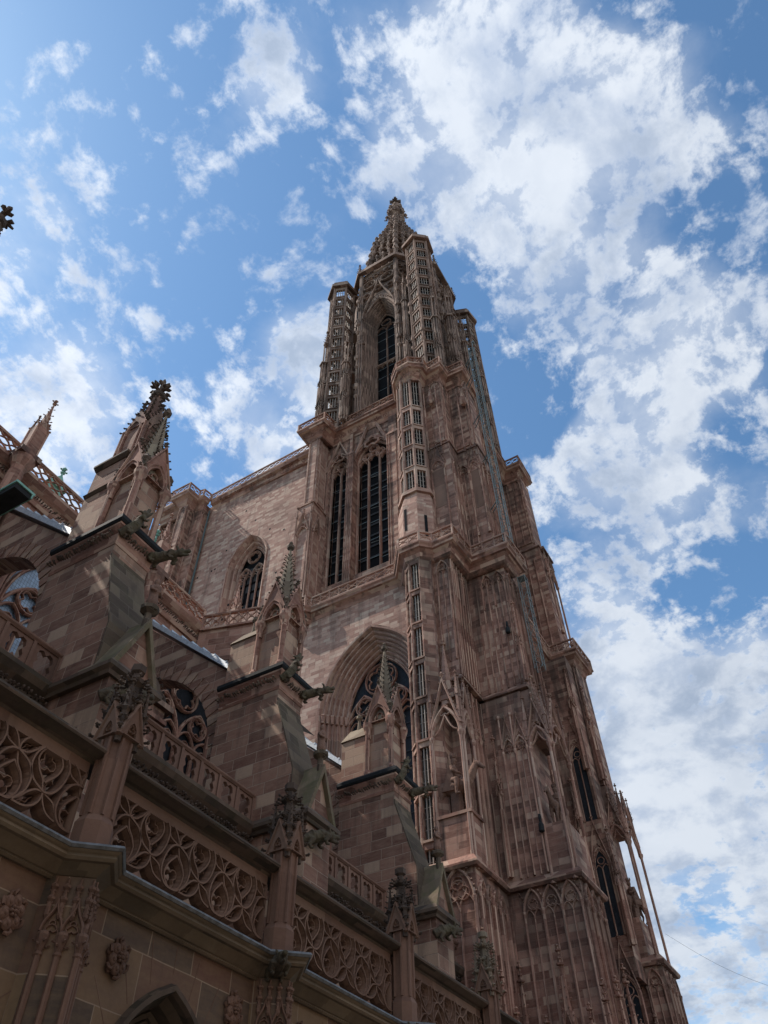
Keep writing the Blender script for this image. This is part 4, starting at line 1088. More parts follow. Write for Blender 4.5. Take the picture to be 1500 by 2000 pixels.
# squinch gallery that turns towards the tower
w.prism([(22.9, 24.6), (24.5, 19.5), (24.9, 19.7), (23.3, 24.8)], 26.5, 28.75)
w.build('wall', 'nave', nave)
for c in cen:
    wi = MB()
    wi.sweep(F, jambs(c, NWD[0]-1.1, NWD[1], NWD[2], NWD[3]-.75, 12)[::-1], [(0,-.8),(.04,-.65),(.14,-.6),(.18,-.7),(.24,-.5),(.30,-.35),(.40,-.3),(.42,-.4),(.50,-.15),(.55,0),(.58,.1),(.74,.16),(.80,.1),(.84,0)])
    tracery(wi, F, c, NWD[0]-1.1, NWD[1], NWD[2]-.3, NWD[3]-.6, 4, -.82, -.62, .17)
    for q in range(40):                                    # leafy hood mould
        pts = arch(c, NWD[0]-.3, NWD[2], NWD[3]+.05, 20); crocket(wi, F.p(*pts[q], .06), F.n, .13)
    o = wi.build('pointed_window', 'nave' if c != 15.1 else 'trim', nave)
    gl = MB(); gl.plate(F, archdoor(c, NWD[0]-1, NWD[1], NWD[2], NWD[3]-.6), [], -1.1, -.9); gl.build('window_glass', 'blueglass' if c < 20 else 'glass', o)
fz = MB()
fz.hmould([(-8,24.85),(23.0,24.85)], [(-.1,28.0),(.12,28.0),(.2,28.15),(.1,28.25),(.1,28.6),(.32,28.75),(.48,28.95),(.48,29.08),(-.1,29.08)])
fz.build('cornice', 'nave', nave)
lf = MB()
rnd = random.Random(5)
for k in range(230):
    crocket(lf, (-7.5+k*.132, 24.72, 28.33+rnd.uniform(-.09,.09)), (rnd.uniform(-.4,.4), -1, 0), .17)
lf.build('leaf_frieze', 'soot', nave)
bl = MB(); balustrade(bl, [(-8,24.42),(22.8,24.42)], 29.0, 1.08, .62, 'lens', .14, .18); balustrade(bl, [(22.85,24.4),(24.35,19.6)], 28.65, 1.05, .5, 'wave', .14, .18)
bl.build('balustrade', 'nave', nave)
for x in (1.2, 9.95, 18.55, 24.75):                        # colonnette and crocketed pinnacle on the balustrade
    pn = MB(); y = 24.05
    pn.lathe((x, y), [(.34, 18), (.34, 28.0), (.30, 28.1), (.34, 28.35), (.52, 28.75), (.56, 28.95)], 12)
    pn.box(x-.55, x+.55, y-.5, y+.5, 28.95, 29.25)
    pn.box(x-.30, x+.30, y-.28, y+.28, 29.25, 31.3)
    for s1, s2 in ((1,1),(1,-1),(-1,1),(-1,-1)): pn.lathe((x+s1*.3, y+s2*.28), [(.05, 29.3), (.05, 31.3)], 5)
    for q in range(4):
        a = q*PI/2; FF = Fr((x+.29*math.cos(a), y+.29*math.sin(a), 0), (-math.sin(a), math.cos(a), 0), (math.cos(a), math.sin(a), 0)); gablet(pn, FF, 0, 31.0, .62, .8, -.03, .05, .12, 2, False, .22)
    spirelet(pn, (x, y), 31.3, 2.0, .26, 4, 4, .17, 'finial', PI/4, .42)
    pn.build('pinnacle', 'trim', nave)
rf = MB()
rf.add([(-8,25.2,29.1),(35,25.2,29.1),(35,33,34.5),(-8,33,34.5)], [(0,1,2,3)])
rf.add([(-8,16.6,14.2),(30,16.6,14.2),(30,24.8,17.6),(-8,24.8,17.6)], [(0,1,2,3)])
rf.build('roof', 'roof', nave)
for x, y, z in ((12.4, 25.6, 30.5), (18.35, 25.0, 31.2)):
    dm = MB()
    dm.loft([[(x-.45,y-.4,29.3),(x+.45,y-.4,29.3),(x+.45,y+1.2,29.3),(x-.45,y+1.2,29.3)], [(x-.45,y-.4,z-.1),(x+.45,y-.4,z-.1),(x+.45,y+1.2,z-.1),(x-.45,y+1.2,z-.1)]])
    dm.loft([[(x-.55,y-.5,z-.1),(x+.55,y-.5,z-.1),(x,y-.5,z+.75)], [(x-.55,y+1.2,z-.1),(x+.55,y+1.2,z-.1),(x,y+1.2,z+.75)]])
    finial(dm, (x, y-.45), z+.75, .5)
    dm.build('copper_dormer', 'copper', nave)

# ------------------------------------------------------------ aisle wall between the piers
aisle = thing('aisle_wall', 'low aisle wall with blackened leaf cornice and quatrefoil balustrade between the buttress piers', 'wall', (14, 16, 0))
w = MB(); w.box(-8, 34, 15.95, 16.6, 0, 13.75); w.build('wall', 'pier', aisle)
for k in range(4):
    x0, x1 = 10.05+8.7*(k-1)+1.45, 10.05+8.7*k-.02
    bl = MB(); balustrade(bl, [(x0-.05, 15.9), (x1+.05, 15.9)], 13.75, 1.1, .93, 'foil', .22, .2)
    bl.build('balustrade', 'statue', aisle)
    cz = MB()
    cz.hmould([(x0-.3,15.95),(x1+.3,15.95)], [(-.1,12.9),(.08,12.9),(.12,13.0),(.08,13.1),(.1,13.3),(.3,13.45),(.42,13.6),(.42,13.72),(-.1,13.74)])
    cz.build('cornice', 'soot', aisle)
    lf = MB()
    for q in range(60): crocket(lf, (x0+(x1-x0)*(q+.5)/60, 15.80, 13.2+rnd.uniform(-.07,.07)), (rnd.uniform(-.5,.5), -1, 0), .17)
    lf.build('leaf_frieze', 'dark', aisle)
# small pedimented stair head standing on the aisle terrace in the second bay
ad = thing('terrace_shrine', 'small dark pedimented doorway with scrolled top on the terrace under the second flying buttress', 'doorway', (14.7, 18.0, 14.4), local=True)
d = MB()
d.box(-.7,.7,-.4,.4,0,1.9); d.box(-.95,.95,-.6,.6,1.9,2.05); d.box(-.85,.85,-.5,.5,2.05,2.4); d.box(-1.05,1.05,-.7,.7,2.4,2.6)
d.build('doorway', 'trim', ad)
d = MB(); Fd = Fr((0,-.15,2.6),(1,0,0),(0,-1,0))
d.plate(Fd, [(-.7,0),(.7,0)] + arc(0,.35,.62,0,PI,10), [circ(0,.42,.26,12)], -.2, .2, True)
for sg in (-1, 1): d.tube([Fd.p(sg*(.55+.35*math.cos(a)), .25+.3*math.sin(a), .1) for a in [k*.7 for k in range(9)]], [.12-.008*k for k in range(9)], 6)
for q in range(9): a = PI*q/8; crocket(d, Fd.p(.62*math.cos(a), .35+.62*math.sin(a), .1), Fd.t*math.cos(a)+Vector((0,-.3,0)), .22)
d.build('scrolled_pediment', 'dark', ad, 40)

# ------------------------------------------------------------ buttress piers with flying arches
def beast(mb, pts, rad, head=True, legs=True, s=1.0):
    """a crouching spout animal: ribbed body along pts, head with muzzle, brow, ears and open jaw, folded legs with paws"""
    mb.tube(pts, rad, 10)
    e = Vector(pts[-1]); q = Vector(pts[-2]); t = (e-q).normalized(); z = Vector((0,0,1)); sd = t.cross(z).normalized(); up = sd.cross(t)
    for k in range(1, len(pts)-1):                       # ribs and mane
        c = Vector(pts[k]); r = rad[k]
        for w_ in (-.3, .1):
            mb.tube([c+t*w_*s*.3+sd*r*math.cos(a)*1.02+up*r*math.sin(a)*1.02 for a in [PI*(i-1)/7-.2 for i in range(10)]], .035*s, 5)
    if head:
        r = .19*s
        mb.tube([e-t*.12*s, e+t*.06*s, e+t*.20*s+up*.03*s, e+t*.30*s, e+t*.52*s-up*.01*s, e+t*.60*s-up*.03*s], [r*.85, r*1.15, r*1.05, r*.62, r*.55, r*.40], 9)
        mb.tube([e+t*.08*s-up*.13*s, e+t*.28*s-up*.21*s, e+t*.50*s-up*.24*s], [r*.6, r*.40, r*.26], 7)
        for k in (-1, 1):
            b = e+t*.0*s+sd*(.13*s*k)+up*.13*s
            mb.tube([b, b+up*.16*s+sd*.07*s*k-t*.02*s, b+up*.30*s+sd*.08*s*k-t*.12*s], [.075*s, .065*s, .015*s], 6)
            mb.tube([e+t*.18*s+sd*.13*s*k+up*.13*s, e+t*.27*s+sd*.13*s*k+up*.13*s], [.06*s, .035*s], 6)
            mb.tube([e+t*.50*s+sd*.06*s*k+up*.07*s, e+t*.57*s+sd*.06*s*k+up*.04*s], [.05*s, .03*s], 5)
    if legs:
        for fr in (.12, .68):
            i = fr*(len(pts)-1); a = Vector(pts[int(i)]).lerp(Vector(pts[min(int(i)+1, len(pts)-1)]), i-int(i))
            for k in (-1, 1):
                mb.tube([a+sd*.16*s*k+up*.02*s, a+sd*.30*s*k-up*.10*s+t*.16*s, a+sd*.28*s*k-up*.30*s-t*.04*s, a+sd*.25*s*k-up*.40*s+t*.02*s, a+sd*.24*s*k-up*.42*s+t*.18*s], [.16*s, .14*s, .085*s, .075*s, .06*s], 8)
_tx = bpy.data.textures.new('erosion', 'CLOUDS'); _tx.noise_scale = .09; _tx.noise_depth = 3
def carve(o, vox=.03):
    m = o.modifiers.new('blend', 'REMESH'); m.mode = 'VOXEL'; m.voxel_size = vox; m.use_smooth_shade = True
    m = o.modifiers.new('erosion', 'DISPLACE'); m.texture = _tx; m.strength = vox*1.1; m.mid_level = .5; m.texture_coords = 'LOCAL'
    return o

PW = 1.45
def make_pier():
    t = thing('buttress_pier', 'x', 'buttress', (10.05, 15, 0), 'buttress piers along the nave', True)
    # local coordinates: x from the east face, y = world Y - 15
    L = lambda y: y-15
    m = MB()
    prof = [(L(18.15),13.5),(L(18.15),19.0),(L(15.3),19.0),(L(15.3),18.35),(L(14.35),15.4),(L(14.35),13.6),(L(15.9),13.5)]
    for x in (0, PW):
        m.add([(x,y,z) for y,z in prof], [tuple(range(7)) if x == 0 else tuple(range(7))[::-1]])
    for i in (6, 0, 1, 2): m.add([(0,*prof[i]),(PW,*prof[i]),(PW,*prof[(i+1) % 7]),(0,*prof[(i+1) % 7])], [(0,1,2,3)])
    m.box(.05, PW-.05, L(13.65), L(18.15), 0, 13.45)
    m.build('pier_body', 'pier', t)
    b = MB()
    pr = [(L(15.27),18.55),(L(15.26),18.36),(L(14.31),15.41),(L(14.31),13.7)]
    b.loft([[(x,y,z) for x,y,z in ((-.008,yy,zz_),(PW+.008,yy,zz_),(PW+.008,yy+.05,zz_),(-.008,yy+.05,zz_))] for yy, zz_ in pr])
    b.build('sloping_weathering', 'batter', t)
    # lower set-off with drip moulding and gablet facing the street
    g_ = MB()
    dr = [(L(15.95),0)]
    g_.hmould([(-.02,L(15.95)),(-.02,L(13.62)),(PW+.02,L(13.62)),(PW+.02,L(15.95))], [(-.2,13.35),(.06,13.35),(.10,13.45),(.2,13.52),(.2,13.64),(-.02,13.9),(-.2,14.0)])
    g_.build('set_off', 'soot', t)
    gb = MB()
    gb.loft([[(.0,L(13.68),13.65),(PW,L(13.68),13.65),(PW/2,L(13.68),15.45)], [(.0,L(14.9),13.65),(PW,L(14.9),13.65),(PW/2,L(15.0),15.6)]])
    gb.build('gablet', 'pier', t)
    gm = MB()
    Fg = Fr((0,L(13.66),0),(1,0,0),(0,-1,0))
    gm.sweep(Fg, [(PW+.12,13.62),(PW/2,15.62),(-.12,13.62)], [(-.02,-1.2),(-.02,.14),(.12,.14),(.12,-1.25)], False, True)
    gm.build('gablet_coping', 'mossy', t)
    fg = MB(); px, py = PW/2, L(13.72)
    fg.lathe((px,py), [(.12,15.4),(.10,15.9),(.26,16.0),(.27,16.12),(.13,16.2)], 9)
    fg.build('pedestal', 'batter', gb and t)
    stt = MB()
    zb = 16.2
    stt.lathe((px,py), [(.14,zb),(.17,zb+.12),(.13,zb+.4),(.17,zb+.62),(.15,zb+.72),(.06,zb+.78),(.06,zb+.82),(.085,zb+.88),(.09,zb+.96),(.05,zb+1.03)], 9)
    stt.tube([(px-.16,py,zb+.66),(px-.2,py-.08,zb+.5),(px-.06,py-.16,zb+.46)], [.055,.05,.04], 6); stt.tube([(px+.16,py,zb+.66),(px+.2,py-.05,zb+.48),(px+.05,py-.17,zb+.5)], [.055,.05,.04], 6)
    carve(stt.build('finial_statue', 'statue', t), .025)
    # crowning cornice: leaf moulding and lead-dark drip
    c_ = MB()
    ring = [(0,L(18.15)),(0,L(15.3)),(PW,L(15.3)),(PW,L(18.15))]
    c_.hmould(ring, [(-.3,18.95),(.02,18.95),(.06,19.05),(.02,19.12),(.05,19.4),(.22,19.62),(.22,19.70),(-.3,19.70)])
    c_.box(.0, PW, L(15.3), L(18.15), 19.6, 19.8)
    d_ = MB(); d_.hmould(ring, [(-.3,19.70),(.25,19.70),(.31,19.78),(.31,19.92),(.08,20.12),(-.3,20.2)]); d_.build('drip_slab', 'black', t)
    r_ = random.Random(8); c_.mi = 1
    for k in range(26): crocket(c_, (-.10, L(18.1)-k*.108, 19.32+r_.uniform(-.07,.07)), (-1, r_.uniform(-.4,.4), .2), .18)
    for k in range(14): crocket(c_, (.03+k*.106, L(15.20), 19.32+r_.uniform(-.07,.07)), (r_.uniform(-.4,.4), -1, .2), .18)
    c_.build('cornice', ['trim', 'soot'], t)
    # gargoyles: one crouching on the corner, one leaning out to the right
    for pts, rad, sc in (([(.0,L(15.28),19.40),(.12,L(15.08),19.55),(.24,L(14.95),19.82),(.32,L(14.88),20.15),(.37,L(14.84),20.36)], [.15,.18,.17,.13,.10], .58),
                         ([(PW-.15,L(15.3),19.45),(PW+.02,L(15.08),19.50),(PW+.14,L(14.85),19.56),(PW+.26,L(14.62),19.62),(PW+.34,L(14.45),19.66)], [.16,.19,.17,.14,.11], .66)):
        gg = MB(); beast(gg, pts, rad, True, True, sc); carve(gg.build('gargoyle', 'gargoyle', t), .022)
    gg = MB(); beast(gg, [(.02,L(13.75),12.75),(.25,L(13.5),12.9),(.5,L(13.35),13.0),(.72,L(13.25),13.05)], [.17,.20,.19,.14], True, True, .72); carve(gg.build('gargoyle', 'gargoyle', t), .025)
    # front aedicule: shafts, arches, gables, spirelet
    a_ = MB(); x0, x1, y0, y1 = .12, PW-.10, L(15.5), L(16.75)
    a_.box(x0+.1, x1-.1, y0+.1, y1, 20.0, 22.9)
    a_.build('aedicule_core', 'pier', t)
    a_ = MB()
    for x, y in ((x0,y0),(x1,y0),(x0,y1),((x0+.05),(y0+y1)/2)):
        k = .5 if (x, y) == ((x0+.05),(y0+y1)/2) else 1
        if k == 1: a_.lathe((x,y), [(.19,20.05),(.19,20.25),(.115,20.4),(.115,22.25),(.13,22.3),(.15,22.45),(.22,22.62),(.24,22.72),(.24,22.85),(.1,22.9)], 10)
    for FF, c, wd in ((Fr((x0-.02,0,0),(0,1,0),(-1,0,0)), (y0+y1)/2, y1-y0), (Fr((0,y0-.02,0),(1,0,0),(0,-1,0)), (x0+x1)/2, x1-x0), (Fr((x1+.02,0,0),(0,1,0),(1,0,0)), (y0+y1)/2, y1-y0)):
        a_.plate(FF, [(c-wd/2-.12,22.85),(c+wd/2+.12,22.85),(c,24.7)], [archdoor(c, wd*.62, 22.88, 22.95, wd*.55, 6)], -.2, .05, False)
        a_.bar(FF, jambs(c, wd*.80, 22.0, 22.95, wd*.68, 7), .09, -.02, .10)
        a_.bar(FF, [(c+wd/2+.16,22.8),(c,24.85),(c-wd/2-.16,22.8)], .11, -.12, .12)
        a_.bar(FF, foil(c, 23.05, wd*.24, 3, PI/2), .05, -.15, -.05, True)
    ck = a_; ck.mi = 1
    for FF, c, wd in ((Fr((x0-.02,0,0),(0,1,0),(-1,0,0)), (y0+y1)/2, y1-y0), (Fr((0,y0-.02,0),(1,0,0),(0,-1,0)), (x0+x1)/2, x1-x0)):
        for sg in (-1, 1):
            for q in range(6): tt = (q+.4)/6; crocket(ck, FF.p(c+sg*(wd/2+.14)*(1-tt), 22.9+2.0*tt, .02), FF.t*sg+FF.n*.4, .16)
        p = FF.p(c, 0, 0); finial(ck, (p.x,p.y), 24.9, .3)
    for x, y in ((x0,y0),(x1,y0),(x0,y1)): ck.lathe((x,y), [(.13,22.9),(.11,23.5),(.17,23.6),(.02,23.9)], 6)
    a_.build('aedicule', ['trim', 'soot'], t)
    sp_ = MB(); cx_, cy_ = (x0+x1)/2, (y0+y1)/2
    sp_.lathe((cx_,cy_), [(.56,23.0),(.50,23.8),(.05,27.5)], 8, PI/8)
    ck = sp_; ck.mi = 1
    for i in range(8):
        a = PI/8+i*PI/4
        for q in range(11): zz_ = 24.0+q*.30; rr = .5-.45*(zz_-23.8)/3.7; crocket(ck, (cx_+rr*math.cos(a), cy_+rr*math.sin(a), zz_), (math.cos(a),math.sin(a),0), .165-.004*q)
    ck.lathe((cx_,cy_), [(.05,27.3),(.06,27.5),(.17,27.6),(.18,27.75),(.06,27.85),(.10,27.95),(.01,28.1)], 8)
    sp_.build('spirelet', ['spire', 'soot'], t)
    # flying arch to the nave wall
    fl = MB(); FF = Fr((.35,0,0),(0,1,0),(-1,0,0))
    ya, yb = L(18.1), L(24.8)
    inner = [(L(24.0)-5.35*math.cos(a), 17.2+5.35*math.sin(a)) for a in [PI/2*k/12 for k in range(13)]]
    fl.plate(FF, [(ya,13.6)] + [(L(18.64),13.6)] + inner + [(yb,22.55),(yb,26.6),(ya,20.95)], [], -.75, 0, True)
    fl.build('flying_arch', 'pier', t)
    vr = MB()
    for k in range(17):
        a0, a1 = PI/2*k/17+.012, PI/2*(k+1)/17-.012
        pp = [(L(24.0)-r*math.cos(a), 17.2+r*math.sin(a)) for r, a in ((5.33,a0),(6.0,a0),(6.0,a1),(5.33,a1))]
        vr.plate(FF, pp, [], -.76, .035)
    vr.build('voussoirs', 'pier', t)
    cp = MB(); k_ = (26.95-21.35)/(24.75-18.3)
    cp.add([(x,y,z) for x in (.30-.12, .35+.87) for y,z in ((L(18.15),21.08),(L(24.8),26.85),(L(24.8),27.12),(L(18.15),21.36))], [(0,1,2,3),(7,6,5,4),(0,4,5,1),(3,2,6,7),(0,3,7,4),(1,5,6,2)])
    for q in range(9):
        y = L(18.4)+q*.75; z = 21.36+(y-L(18.15))*k_*1.0
        cp.box(.17, 1.23, y-.04, y+.04, z-.05, z+.06)
    cp.build('lead_coping', 'lead', t)
    return t
def pier_back_low(t):
    b = MB(); L = lambda y: y-15
    b.box(.12, PW-.1, L(16.75), L(18.2), 19.9, 22.3); b.build('pier_back', 'pier', t)
    b = MB(); b.loft([[(.05,L(16.7),22.3),(PW-.03,L(16.7),22.3),(PW-.03,L(18.25),22.3),(.05,L(18.25),22.3)], [(PW/2-.05,L(17.0),23.2),(PW/2+.05,L(17.0),23.2),(PW/2+.05,L(18.1),23.2),(PW/2-.05,L(18.1),23.2)]])
    b.lathe((PW/2, L(17.6)), [(.12,23.1),(.07,23.7),(.16,23.8),(.15,23.95),(.02,24.05)], 8); b.build('pier_back_roof', 'spire', t)
proto = make_pier()
piers = [copy_tree(proto) for _ in range(3)]
allp = [proto] + piers
lab = ['tall buttress pier crowned by a gabled turret with a big cross flower', 'middle buttress pier whose lead coped flying arch runs up behind its spirelet', 'buttress pier whose spirelet stands in front of the great arched tower window', 'buttress pier of which only the dark cross flower tip shows against the sky']
for p_, x, l_ in zip(allp, (10.05, 18.75, 27.45, 1.3), lab):
    p_.location = (x, 15, 0); p_['label'] = l_
for p_ in (allp[1], allp[2]): pier_back_low(p_)
for p_ in (allp[0], allp[3]):                             # the tall gabled turret behind the aedicule
    L = lambda y: y-15
    b = MB(); b.box(.12, PW-.1, L(16.75), L(18.25), 19.9, 24.6); b.box(.28, PW-.26, L(16.55), L(17.75), 24.6, 27.2); b.build('turret', 'pier', p_)
    b = MB()
    b.hmould([(.12,L(18.25)),(.12,L(16.72)),(PW-.1,L(16.72)),(PW-.1,L(18.25))], [(-.2,22.95),(.02,22.95),(.12,23.05),(.0,23.25),(-.2,23.25)])
    b.build('turret_drip', 'soot', p_); b = MB()
    b.hmould([(.12,L(18.25)),(.12,L(16.72)),(PW-.1,L(16.72)),(PW-.1,L(18.25))], [(-.2,24.5),(.04,24.5),(.18,24.62),(.18,24.72),(-.1,25.0),(-.2,25.0)])
    b.build('turret_drip', 'soot', p_)
    b = MB(); ck = b; xc, yc = PW/2, L(17.15)
    for FF, c, wd in ((Fr((.27,0,0),(0,1,0),(-1,0,0)), yc, 1.25), (Fr((0,L(16.54),0),(1,0,0),(0,-1,0)), xc, .95), (Fr((PW-.25,0,0),(0,1,0),(1,0,0)), yc, 1.25)):
        b.plate(FF, [(c-wd/2,26.9),(c+wd/2,26.9),(c,28.2)], [], -.3, .04)
        b.bar(FF, archdoor(c, wd*.62, 24.9, 26.5, .75, 7), .09, -.02, .1, True)
        for e in (-1, 1): b.bar(FF, [(c+e*wd*.46, 24.8), (c+e*wd*.46, 26.9)], .09, -.02, .09)
        for sg in (-1, 1):
            for q in range(5): tt = (q+.3)/5; ck.mi = 1; crocket(ck, FF.p(c+sg*(wd/2+.05)*(1-tt), 26.85+1.2*tt, .02), FF.t*sg+FF.n*.4, .17)
        p = FF.p(c, 0, -.02); finial(ck, (p.x,p.y), 28.25, .36); ck.mi = 0
    b.lathe((xc,yc), [(.5,27.0),(.12,30.2)], 8); b.mi = 1
    for i in range(8):
        a = i*PI/4
        for q in range(6): rr = .42-.055*q; crocket(ck, (xc+rr*math.cos(a), yc+rr*math.sin(a), 27.7+q*.36), (math.cos(a),math.sin(a),0), .2)
    ck.lathe((xc,yc), [(.10,29.0),(.10,29.55),(.30,29.68),(.34,29.82),(.16,29.92),(.11,30.1),(.11,30.5)], 8)
    def trefoil(c, o, s_):
        o = Vector(o); c = Vector(c)
        ck.tube([c, c+o*s_*.5, c+o*s_], [.07,.10,.05], 6)
        sdv = Vector((-o.y,o.x,0)) if abs(o.z) < .5 else Vector((1,0,0))
        for w_ in (-1, 1): ck.tube([c+o*s_*.45, c+o*s_*.6+sdv*w_*s_*.30+Vector((0,0,.05)), c+o*s_*.78+sdv*w_*s_*.34], [.07,.09,.03], 6)
        ck.tube([c+o*s_*.5+Vector((0,0,.02)), c+o*s_*.62+Vector((0,0,.26)), c+o*s_*.8+Vector((0,0,.30))], [.07,.09,.03], 6)
    for q in range(4): trefoil((xc,yc,30.12), (math.cos(q*PI/2),math.sin(q*PI/2),.12), .56)
    trefoil((xc,yc,30.35), (0,0,1), .62)
    b.build('turret_gables', ['trim', 'dark'], p_)

# ------------------------------------------------------------ chapel along the street
chapel = thing('side_chapel', 'low late gothic chapel wall with carved prow pilasters, flowing tracery parapet and crocketed pinnacles', 'chapel', (13, 10.3, 0))
PX = [2.95, 8.1, 13.25, 18.4, 23.55]
WC = [(PX[i]+PX[i+1])/2 for i in range(4)]
CW = (2.05, 1.2, 4.08, 1.58)
F = FN(10.3)
w = MB()
w.plate(F, [(-3, 0), (26, 0), (26, 6.85), (-3, 6.85)], [archdoor(c, CW[0]+.6, CW[1], CW[2], CW[3]+.42, 10) for c in WC], -.05, 0, False, False)
w.box(26, 26.2, 10.3, 14, 0, 7.2); w.box(-3, 26, 10.45, 13.8, 6.9, 7.3)
mj = w; mj.mi = 1
for c in WC:                                               # joints of the arch stones
    pts = arch(c, CW[0]+.85, CW[2], CW[3]+.60, 5)
    for q in range(1, 10):
        a = pts[q]; a = (a[0], a[1])
        d = nrm(a[0]-c, a[1]-(CW[2]-.6)); l = (.75, .95, .6, .9, .7, 1.0, .65, .9, .8, .7)[q]
        e = (a[0]+d[0]*l, min(a[1]+d[1]*l, 6.72))
        mj.sweep(F, [a, e], [(-.008,0),(-.008,.004),(.008,.004),(.008,0)], False, True)
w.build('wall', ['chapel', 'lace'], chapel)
for c in WC:
    o = MB()
    o.sweep(F, jambs(c, CW[0], CW[1], CW[2], CW[3], 12)[::-1], [(0,-.55),(.03,-.4),(.10,-.36),(.13,-.42),(.16,-.2),(.25,-.05),(.27,.05),(.30,.13),(.38,.13),(.40,.05),(.42,0)])
    tracery(o, F, c, CW[0], CW[1], CW[2], CW[3], 3, -.6, -.42, .10)
    ob = o.build('pointed_window', 'soot', chapel)
    gl = MB(); gl.plate(F, archdoor(c, *CW), [], -.8, -.68); gl.build('window_glass', 'glass', ob)

# carved bosses
r_ = random.Random(11)
for x in (7.2, 9.34, 12.29, 14.4, 17.45, 19.5):
    b = MB(); z = 6.12 - (.02 if x < 8 else 0)
    Fb = Fr((x, 10.3, z), (1,0,0), (0,-1,0))
    b.loft([[Fb.p(.19*s_*math.cos(a), .24*s_*math.sin(a), d) for a in [2*PI*k/14 for k in range(14)]] for s_, d in ((1,-.02),(1.02,.05),(.82,.09),(.3,.10))])
    def lobe(a, b_, d, ra, rb, rd):
        """rounded petal or bud"""
        b.loft([[Fb.p(a+ra*math.cos(t_)*q, b_+rb*math.sin(t_)*q, d+rd*h_) for t_ in [2*PI*i/10 for i in range(10)]] for q, h_ in ((.7,-.7),(1,0),(.85,.55),(.5,.88),(.08,1.0))])
    for k in range(6):
        a = 2*PI*k/6+.3
        lobe(.125*math.cos(a), .16*math.sin(a), .075, .085, .10, .045)
        lobe(.125*math.cos(a), .16*math.sin(a), .105, .035, .045, .035)
        lobe(.19*math.cos(a+.52), .245*math.sin(a+.52), .03, .055, .06, .04)
        q = [Fb.p(r_q*math.cos(a+o_), 1.28*r_q*math.sin(a+o_), d_) for r_q, o_, d_ in ((.21, .15, .05), (.225, .35, .085), (.205, .55, .10), (.17, .5, .085))]
        b.tube(q, [.03, .032, .028, .015], 6)
    for k in range(6): a = k*PI/3; lobe(.048*math.cos(a), .058*math.sin(a), .12, .026, .03, .04)
    lobe(0, 0, .13, .03, .034, .05)
    b.build('rosette', 'statue', chapel, 50)

# crowning cornice running out in prows round the pilasters
edge = [(-3, 9.85)]
wal = [(-3, 10.3)]
for x in PX: edge += [(x-.55, 9.85), (x, 9.30), (x+.60, 9.85)]
edge.append((26, 9.85))
co = MB()
co.hmould(edge, [(-.02,7.09),(-.05,7.06),(-.08,7.04),(-.06,6.99),(-.10,6.95),(-.16,6.94),(-.26,6.86),(-.33,6.80),(-.36,6.79),(-.34,6.76),(-.38,6.73),(-.41,6.74),(-.50,6.74),(-.50,7.09)])
co.build('cornice', 'chapeltrim', chapel)
ld = MB(); ld.hmould(edge, [(-.6,7.09),(.0,7.09),(.03,7.13),(.0,7.175),(-.12,7.22),(-.6,7.30)]); ld.build('lead_ledge', 'oldlead', chapel)

# prow pilasters with canopy tracery
for x in PX:
    p = MB()
    p.prism([(x-.46, 10.32), (x-.40, 10.16), (x, 9.74), (x+.44, 10.16), (x+.50, 10.32)], 0, 6.78)
    p.build('pilaster', 'chapel', chapel)
    t = MB()
    for a, b in (((x-.40, 10.16), (x, 9.74)), ((x, 9.74), (x+.44, 10.16))):
        Fp = FS(a, b); L = Fp.L
        for k in range(2): 
            c = L*(.25+.5*k)
            og = bez((c+L*.25, 5.98), (c+L*.25, 6.18), (c+.02, 6.18), (c, 6.42), 6) + bez((c, 6.42), (c-.02, 6.18), (c-L*.25, 6.18), (c-L*.25, 5.98), 6)[1:]
            t.bar(Fp, og, .05, -.01, .07)
            t.bar(Fp, foil(c, 6.05, .09, 3, PI/2), .025, -.01, .04, True)
            t.bar(Fp, arch(c, L*.36, 5.95, .14, 4), .025, -.01, .035)
        for k in range(4):
            c = L*(.04+.31*k); q = Fp.p(c, 0, .03)
            t.lathe((q.x, q.y), [(.02, 6.15), (.045, 6.2), (.035, 6.38), (.06, 6.42), (.06, 6.45), (.03, 6.48), (.028, 6.56), (.06, 6.6), (.06, 6.63), (.02, 6.66), (.02, 6.74)], 6)
            for z in (6.24, 6.3, 6.36, 6.53):
                for s_ in (-1, 1): crocket(t, (q.x, q.y, z), Fp.t*s_+Fp.n*.5, .05)
    for (qx, qy) in ((x-.37, 10.10), (x-.19, 9.91), (x, 9.71), (x+.21, 9.91), (x+.42, 10.10)):
        t.lathe((qx, qy), [(.05, 0), (.05, 5.66), (.065, 5.68), (.05, 5.72), (.085, 5.86), (.095, 5.93), (.085, 5.97), (.03, 6.0)], 9)
        for k in range(7): a = k*.9; crocket(t, (qx+.06*math.cos(a), qy+.06*math.sin(a), 5.78+.06*(k % 2)), (math.cos(a), math.sin(a), 0), .07)
    t.build('canopy_tracery', 'statue', chapel)

